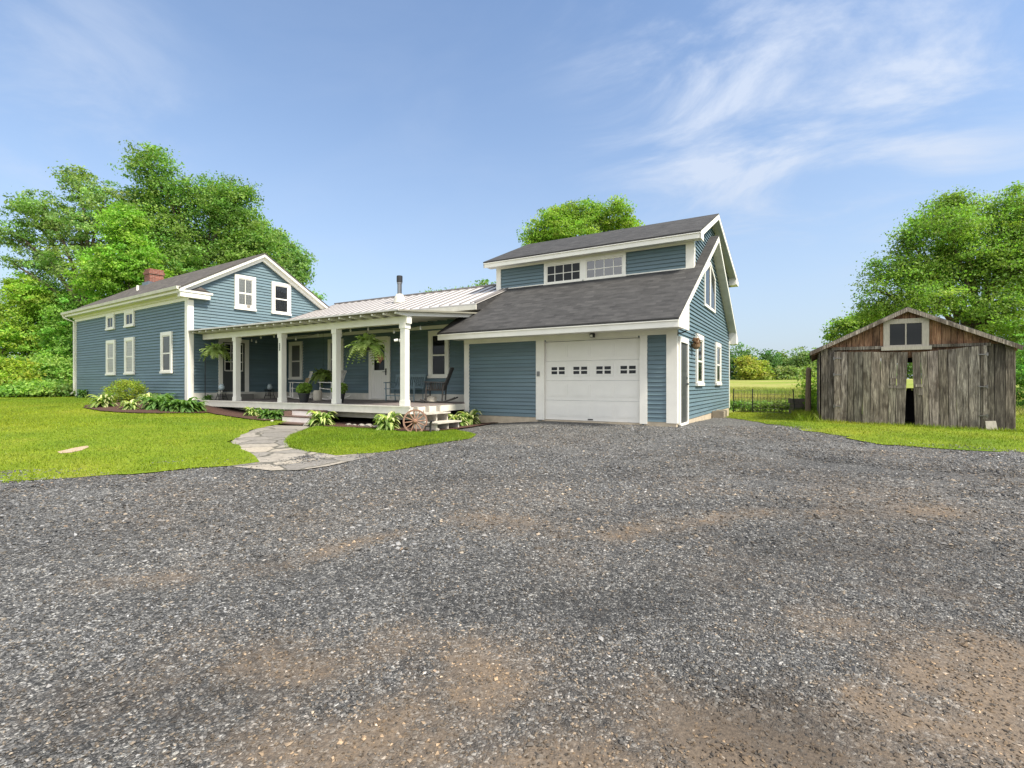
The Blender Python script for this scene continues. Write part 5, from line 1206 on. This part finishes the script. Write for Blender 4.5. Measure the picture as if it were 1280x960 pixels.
tree('maple_tree', 'dark green spreading maple rising over the farmhouse ridge', 245, 33, [(195, 212, 28, 26), (215, 245, 36, 30), (262, 248, 40, 30), (296, 258, 32, 32), (310, 290, 30, 30), (205, 300, 40, 40), (255, 300, 50, 40), (305, 320, 45, 30), (170, 250, 20, 26), (322, 308, 24, 22), (230, 340, 60, 30)],
     'leaf_dark', 80000, .08, 102, .40, 4, clus=4.2, col=(1.15, 1.1, .9))
tree('tree', 'bright green young tree in front of the dark maple left of the chimney', 160, 29, [(160, 285, 24, 30), (170, 325, 32, 34), (140, 350, 34, 34), (185, 360, 26, 28), (150, 395, 44, 40)], 'leaf_green', 40000, .075, 103, .22, 1, col=(1.2, 1.25, .6))
tree('tree', 'small green tree showing beyond the right slope of the farmhouse gable', 372, 40, [(358, 318, 15, 17), (368, 335, 15, 22), (355, 350, 24, 24), (390, 372, 9, 8), (345, 300, 14, 12)], 'leaf_green', 16000, .11, 104, .25, 1)
tree('tree', 'rounded bright green tree rising behind the garage roof', 725, 40, [(690, 282, 28, 26), (728, 268, 34, 22), (765, 272, 24, 20), (720, 300, 55, 30), (670, 296, 18, 16), (785, 285, 12, 14), (740, 330, 45, 35)], 'leaf_maple', 56000, .085, 105, .35, 2, col=(1.1, 1.1, .8))
tree('maple_tree', 'large light green maple with visible limbs behind the old shed', 1215, 27, [(1225, 262, 46, 24), (1165, 290, 42, 30), (1268, 275, 36, 34), (1125, 335, 38, 26), (1185, 335, 50, 36), (1245, 340, 50, 40), (1090, 362, 18, 12), (1150, 375, 46, 24), (1290, 345, 36, 50), (1230, 395, 55, 30), (1320, 300, 40, 50), (1265, 243, 12, 10), (1195, 250, 20, 12), (1240, 300, 42, 30), (1205, 322, 40, 26), (1280, 315, 30, 30), (1110, 385, 36, 18), (1135, 300, 18, 14), (1290, 420, 40, 26)],
     'leaf_maple', 118000, .064, 106, .42, 6, branch=190, clus=5.0)
tree('tree', 'smaller green tree peeking over the left slope of the shed roof', 1075, 38, [(1065, 408, 24, 12), (1090, 400, 24, 18), (1045, 420, 12, 8), (1110, 420, 26, 18)], 'leaf_maple', 12000, .10, 107, .2, 1)
tree('tree', 'distant treetop just showing above the metal roof beside the dormer', 606, 60, [(606, 354, 7, 5), (596, 362, 9, 4), (572, 366, 8, 4), (560, 368, 12, 4), (538, 366, 5, 3), (580, 385, 34, 16)], 'leaf_green', 9000, .13, 108, .3, 1)
# understorey at the left
ug = 'shrubs at the wood edge left of the farmhouse'
for lab, u, t, bl, mat, n, c, sd in (
    ('tall young tree at the far left edge of the picture', 14, 30, [(10, 380, 36, 36), (40, 372, 26, 26), (30, 420, 30, 34), (-10, 430, 30, 40), (18, 355, 14, 14)], 'leaf_bright', 24000, (.95, 1.1, 1.0), 201),
    ('slender sapling with pale leaves left of the downspout', 52, 32, [(50, 365, 24, 24), (75, 375, 22, 24), (60, 405, 30, 30), (40, 440, 34, 34)], 'leaf_green', 20000, (1.3, 1.3, 1.0), 202),
    ('leafy tree close to the farmhouse far corner', 82, 30, [(80, 395, 24, 30), (85, 430, 26, 30), (75, 465, 30, 26), (95, 450, 20, 30)], 'leaf_dark', 16000, (1.3, 1.35, 1.0), 203),
    ('dense green bush left of the downspout', 60, 27, [(60, 465, 36, 24), (40, 470, 30, 22), (80, 480, 26, 16)], 'leaf_green', 13000, (1.25, 1.25, .9), 204),
    ('bright yellow green bush at the left edge of the lawn', 8, 25, [(5, 465, 28, 20), (20, 478, 24, 14), (-15, 470, 30, 24)], 'leaf_bright', 11000, (1.1, 1.1, .9), 205),
    ('low dark bush at the lawn edge below the young trees', 33, 24, [(30, 488, 28, 12), (52, 490, 20, 9), (10, 490, 20, 10)], 'leaf_dark', 9000, (1.5, 1.4, 1.0), 206),
    ('low pale weeds clump beside the far house corner', 70, 24.5, [(70, 491, 20, 7), (84, 492, 10, 6)], 'leaf_plant', 5000, (1, 1, .9), 207)):
    tree('young_tree' if 'tree' in lab or 'sapling' in lab else 'bush', lab, u, t, bl, mat, n, .075, sd, .08, 3, ug if 'bush' in lab else None, c, 'tree' if 'tree' in lab or 'sapling' in lab else 'bush', branch=24)
# shrubs by the shed and fence
for lab, u, t, bl, mat, n, c, sd in (
    ('bushy green weeds growing against the left wall of the shed', 1013, 19.5, [(1012, 505, 12, 22), (1016, 485, 9, 16), (1004, 518, 14, 9)], 'leaf_bright', 3500, (.7, .85, .7), 301),
    ('dark weedy clump in the fence beside its leaning post', 976, 20.5, [(976, 515, 10, 9), (986, 510, 8, 12)], 'leaf_dark', 1400, (1.2, .9, .8), 302),
    ('low weeds at the fence post nearest the garage', 926, 21, [(926, 512, 10, 9), (916, 515, 8, 6)], 'leaf_green', 1300, (1, 1, .8), 303),
    ('weeds along the middle of the wire fence', 952, 21, [(950, 514, 16, 7), (962, 511, 10, 8)], 'leaf_green', 1500, (1.1, 1, .8), 304),
    ('green bush beyond the right wall of the shed', 1280, 22, [(1282, 470, 16, 26), (1300, 450, 24, 40), (1290, 500, 20, 12)], 'leaf_green', 9000, (1, 1.1, .8), 305),
    ('low bush behind the shed at its right corner', 1320, 21, [(1315, 500, 30, 16), (1340, 480, 24, 26)], 'leaf_bright', 6000, (.8, .9, .8), 306)):
    tree('bush', lab, u, t, bl, mat, n, .05, sd, .04, 3, 'bushes and weeds near the fence and shed', c, 'bush', branch=14)
# treeline across the field
tl = [('tall dark green tree in the far row nearest the garage corner', 925, 118, [(925, 450, 18, 20), (918, 462, 14, 16)], 'leaf_far', (.65, .8, .8)), ('bright yellow green tree standing forward of the far row', 938, 104, [(933, 452, 10, 8), (938, 462, 14, 12), (930, 465, 10, 9)], 'leaf_bright', (1.25, 1.0, 1.2)),
      ('yellow green smaller tree right of the brightest far tree', 950, 106, [(948, 462, 10, 11), (954, 468, 8, 8)], 'leaf_bright', (1.0, .9, 1.2)), ('dark domed tree at the middle of the far row', 962, 120, [(958, 448, 12, 12), (966, 455, 12, 16), (955, 462, 14, 14)], 'leaf_far', (.6, .8, .75)),
      ('pale green rounded bush below the dark domed far tree', 984, 106, [(984, 466, 12, 9), (976, 470, 10, 7)], 'leaf_far', (1.3, 1.2, 1.1)), ('mid green tree in the far row right of the dark dome', 980, 124, [(979, 452, 10, 14), (985, 460, 12, 14)], 'leaf_far', (1, 1, .8)),
      ('soft green tree in the far row left of the old post', 999, 120, [(998, 448, 14, 14), (1006, 455, 12, 18), (992, 462, 14, 14)], 'leaf_far', (1.0, 1.05, 1.0)), ('green tree in the far row right behind the shed corner', 1020, 122, [(1020, 450, 14, 16), (1030, 460, 16, 16)], 'leaf_far', (.85, .95, .9)),
      ('low pale tree at the field edge beside the old post', 1009, 108, [(1007, 468, 8, 9), (1014, 470, 8, 7)], 'leaf_far', (1.3, 1.2, .9)), ('dark tree in the far row behind the garage corner', 905, 120, [(905, 452, 16, 18), (893, 460, 16, 16)], 'leaf_far', (.7, .85, .8))]
for i, (lab, u, t, bl, mat, c) in enumerate(tl):
    tree('tree', lab, u, t, bl + [(u, 472, bl[0][2] + 4, 7)], mat, 4200, .26, 400 + i, .3, 1, 'trees along the far side of the field', c, branch=8, per=20, clus=2.2)
for i, u in enumerate((1055, 1090, 1130, 1170, 1210, 1250, 1290, 870, 840)):
    tree('tree', 'far tree mostly hidden behind the %s' % ('shed' if u > 900 else 'garage'), u, 122, [(u, 452, 18, 16), (u + 10, 462, 16, 14), (u - 10, 464, 18, 12)], 'leaf_far', 2600, .3, 500 + i, .3, 1, 'far trees hidden behind buildings' if u > 900 else 'far trees hidden behind the garage', (.85, .95, .9), branch=4, per=20, clus=2.2)

# ------------------------------------------------------------------ light, sky, camera
SUN_EL, SUN_AZ = R(52), R(98)      # azimuth clockwise from +Y: the sun stands off to the right, thinly veiled
sun = bpy.data.lights.new('sun', 'SUN'); sun.energy = 4.4; sun.angle = R(11); sun.color = (1.0, .93, .80)
so = bpy.data.objects.new('sun', sun); COL.objects.link(so)
dv = Vector((math.sin(SUN_AZ) * math.cos(SUN_EL), math.cos(SUN_AZ) * math.cos(SUN_EL), math.sin(SUN_EL)))
so.rotation_euler = dv.to_track_quat('Z', 'Y').to_euler(); so.location = dv * 80
wd = bpy.data.worlds.new('World'); scn.world = wd; wd.use_nodes = True; nt = wd.node_tree; nt.nodes.clear()
ow = nd(nt, 'ShaderNodeOutputWorld'); bg = nd(nt, 'ShaderNodeBackground'); bg.inputs['Strength'].default_value = .135; lk(nt, bg.outputs[0], ow.inputs[0])
sk = nd(nt, 'ShaderNodeTexSky', sky_type='NISHITA'); sk.sun_disc = False; sk.sun_elevation = SUN_EL; sk.sun_rotation = SUN_AZ; sk.altitude = 50; sk.air_density = 1.0; sk.dust_density = .6; sk.ozone_density = 1.6
tc = nd(nt, 'ShaderNodeTexCoord'); sp = nd(nt, 'ShaderNodeSeparateXYZ'); lk(nt, tc.outputs['Generated'], sp.inputs[0])
def mth(op, a, b=None):
    n = nd(nt, 'ShaderNodeMath', operation=op)
    for i, x in enumerate((a, b)):
        if x is None: continue
        if isinstance(x, (int, float)): n.inputs[i].default_value = x
        else: lk(nt, x, n.inputs[i])
    return n.outputs[0]
zc = mth('ADD', mth('MAXIMUM', sp.outputs[2], 0.0), .12)
cv = nd(nt, 'ShaderNodeCombineXYZ'); lk(nt, mth('DIVIDE', sp.outputs[0], zc), cv.inputs[0]); lk(nt, mth('DIVIDE', sp.outputs[1], zc), cv.inputs[1])
mp = nd(nt, 'ShaderNodeMapping'); mp.inputs['Rotation'].default_value = (0, 0, R(20)); mp.inputs['Scale'].default_value = (1.0, 1.25, 1); lk(nt, cv.outputs[0], mp.inputs[0])
n1 = noise(nt, mp.outputs[0], 1.55, 10, .60, .55)
cm = nd(nt, 'ShaderNodeMapRange'); cm.inputs['From Min'].default_value = .40; cm.inputs['From Max'].default_value = .80; cm.interpolation_type = 'SMOOTHSTEP'; lk(nt, n1.outputs[0], cm.inputs[0])
def spot(u, v, w_, amp):
    a, b = (u - 640) / 628., (480 - v) / 628.; d = Vector((FX + RX * a, FY + RY * a, b)).normalized()
    vm = nd(nt, 'ShaderNodeVectorMath', operation='DOT_PRODUCT'); nv = nd(nt, 'ShaderNodeVectorMath', operation='NORMALIZE'); lk(nt, tc.outputs['Generated'], nv.inputs[0]); lk(nt, nv.outputs[0], vm.inputs[0]); vm.inputs[1].default_value = d
    mr = nd(nt, 'ShaderNodeMapRange', interpolation_type='SMOOTHSTEP'); mr.inputs['From Min'].default_value = math.cos(w_); mr.inputs['From Max'].default_value = 1.0; mr.inputs['To Max'].default_value = amp; lk(nt, vm.outputs['Value'], mr.inputs[0]); return mr.outputs[0]
tot = .10
for q in ((980, 60, .34, .9), (860, 160, .26, .75), (790, 30, .20, .5), (1120, 135, .28, .6), (30, 105, .26, .5), (1260, 100, .2, .5), (1160, 215, .12, .3)):
    tot = mth('ADD', tot, spot(*q))
cl = mth('ADD', mth('MULTIPLY', mth('MINIMUM', mth('MULTIPLY', cm.outputs[0], tot), 1.0), .75), .0)
wm = nd(nt, 'ShaderNodeMix', data_type='RGBA'); lk(nt, cl, wm.inputs[0]); skc = nd(nt, 'ShaderNodeMix', data_type='RGBA', blend_type='MULTIPLY'); skc.inputs[0].default_value = 1.0; lk(nt, sk.outputs[0], skc.inputs[6]); skc.inputs[7].default_value = (.97, 1.0, 1.02, 1)
lk(nt, skc.outputs[2], wm.inputs[6]); wm.inputs[7].default_value = (3.5, 3.85, 4.5, 1)
hzf = mth('MULTIPLY', mth('POWER', mth('SUBTRACT', 1.0, mth('MINIMUM', mth('MAXIMUM', sp.outputs[2], 0.0), 1.0)), 3.0), .97)
hm = nd(nt, 'ShaderNodeMix', data_type='RGBA'); lk(nt, hzf, hm.inputs[0]); lk(nt, wm.outputs[2], hm.inputs[6]); hm.inputs[7].default_value = (2.25, 2.58, 3.05, 1)
# bright cloud added to the unseen sky behind the camera as front fill
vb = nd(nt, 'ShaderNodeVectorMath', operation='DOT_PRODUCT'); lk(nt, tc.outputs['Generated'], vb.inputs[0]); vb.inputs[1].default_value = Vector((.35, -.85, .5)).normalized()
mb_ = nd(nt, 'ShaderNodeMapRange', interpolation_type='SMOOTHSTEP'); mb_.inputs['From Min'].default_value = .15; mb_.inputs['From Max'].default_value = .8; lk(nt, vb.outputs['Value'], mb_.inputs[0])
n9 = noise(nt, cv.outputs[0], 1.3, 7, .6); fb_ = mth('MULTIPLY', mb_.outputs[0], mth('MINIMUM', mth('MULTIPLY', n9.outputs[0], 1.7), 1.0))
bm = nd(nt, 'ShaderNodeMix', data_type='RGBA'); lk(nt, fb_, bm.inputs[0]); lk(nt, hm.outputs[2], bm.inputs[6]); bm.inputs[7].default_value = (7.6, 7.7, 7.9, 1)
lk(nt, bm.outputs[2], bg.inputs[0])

cam = bpy.data.cameras.new('camera'); cam.sensor_width = 36; cam.lens = 628 / 1280 * 36; cam.clip_start = .05; cam.clip_end = 3000
co = bpy.data.objects.new('camera', cam); COL.objects.link(co); co.location = (0, 0, CAMZ); co.rotation_euler = (R(90), 0, TH); scn.camera = co
scn.view_settings.view_transform = 'Standard'; scn.view_settings.look = 'None'; scn.view_settings.exposure = .8; scn.view_settings.gamma = 1
scn.render.engine = 'CYCLES'; scn.cycles.max_bounces = 8; scn.cycles.diffuse_bounces = 4; scn.cycles.transparent_max_bounces = 12; scn.cycles.use_denoising = True
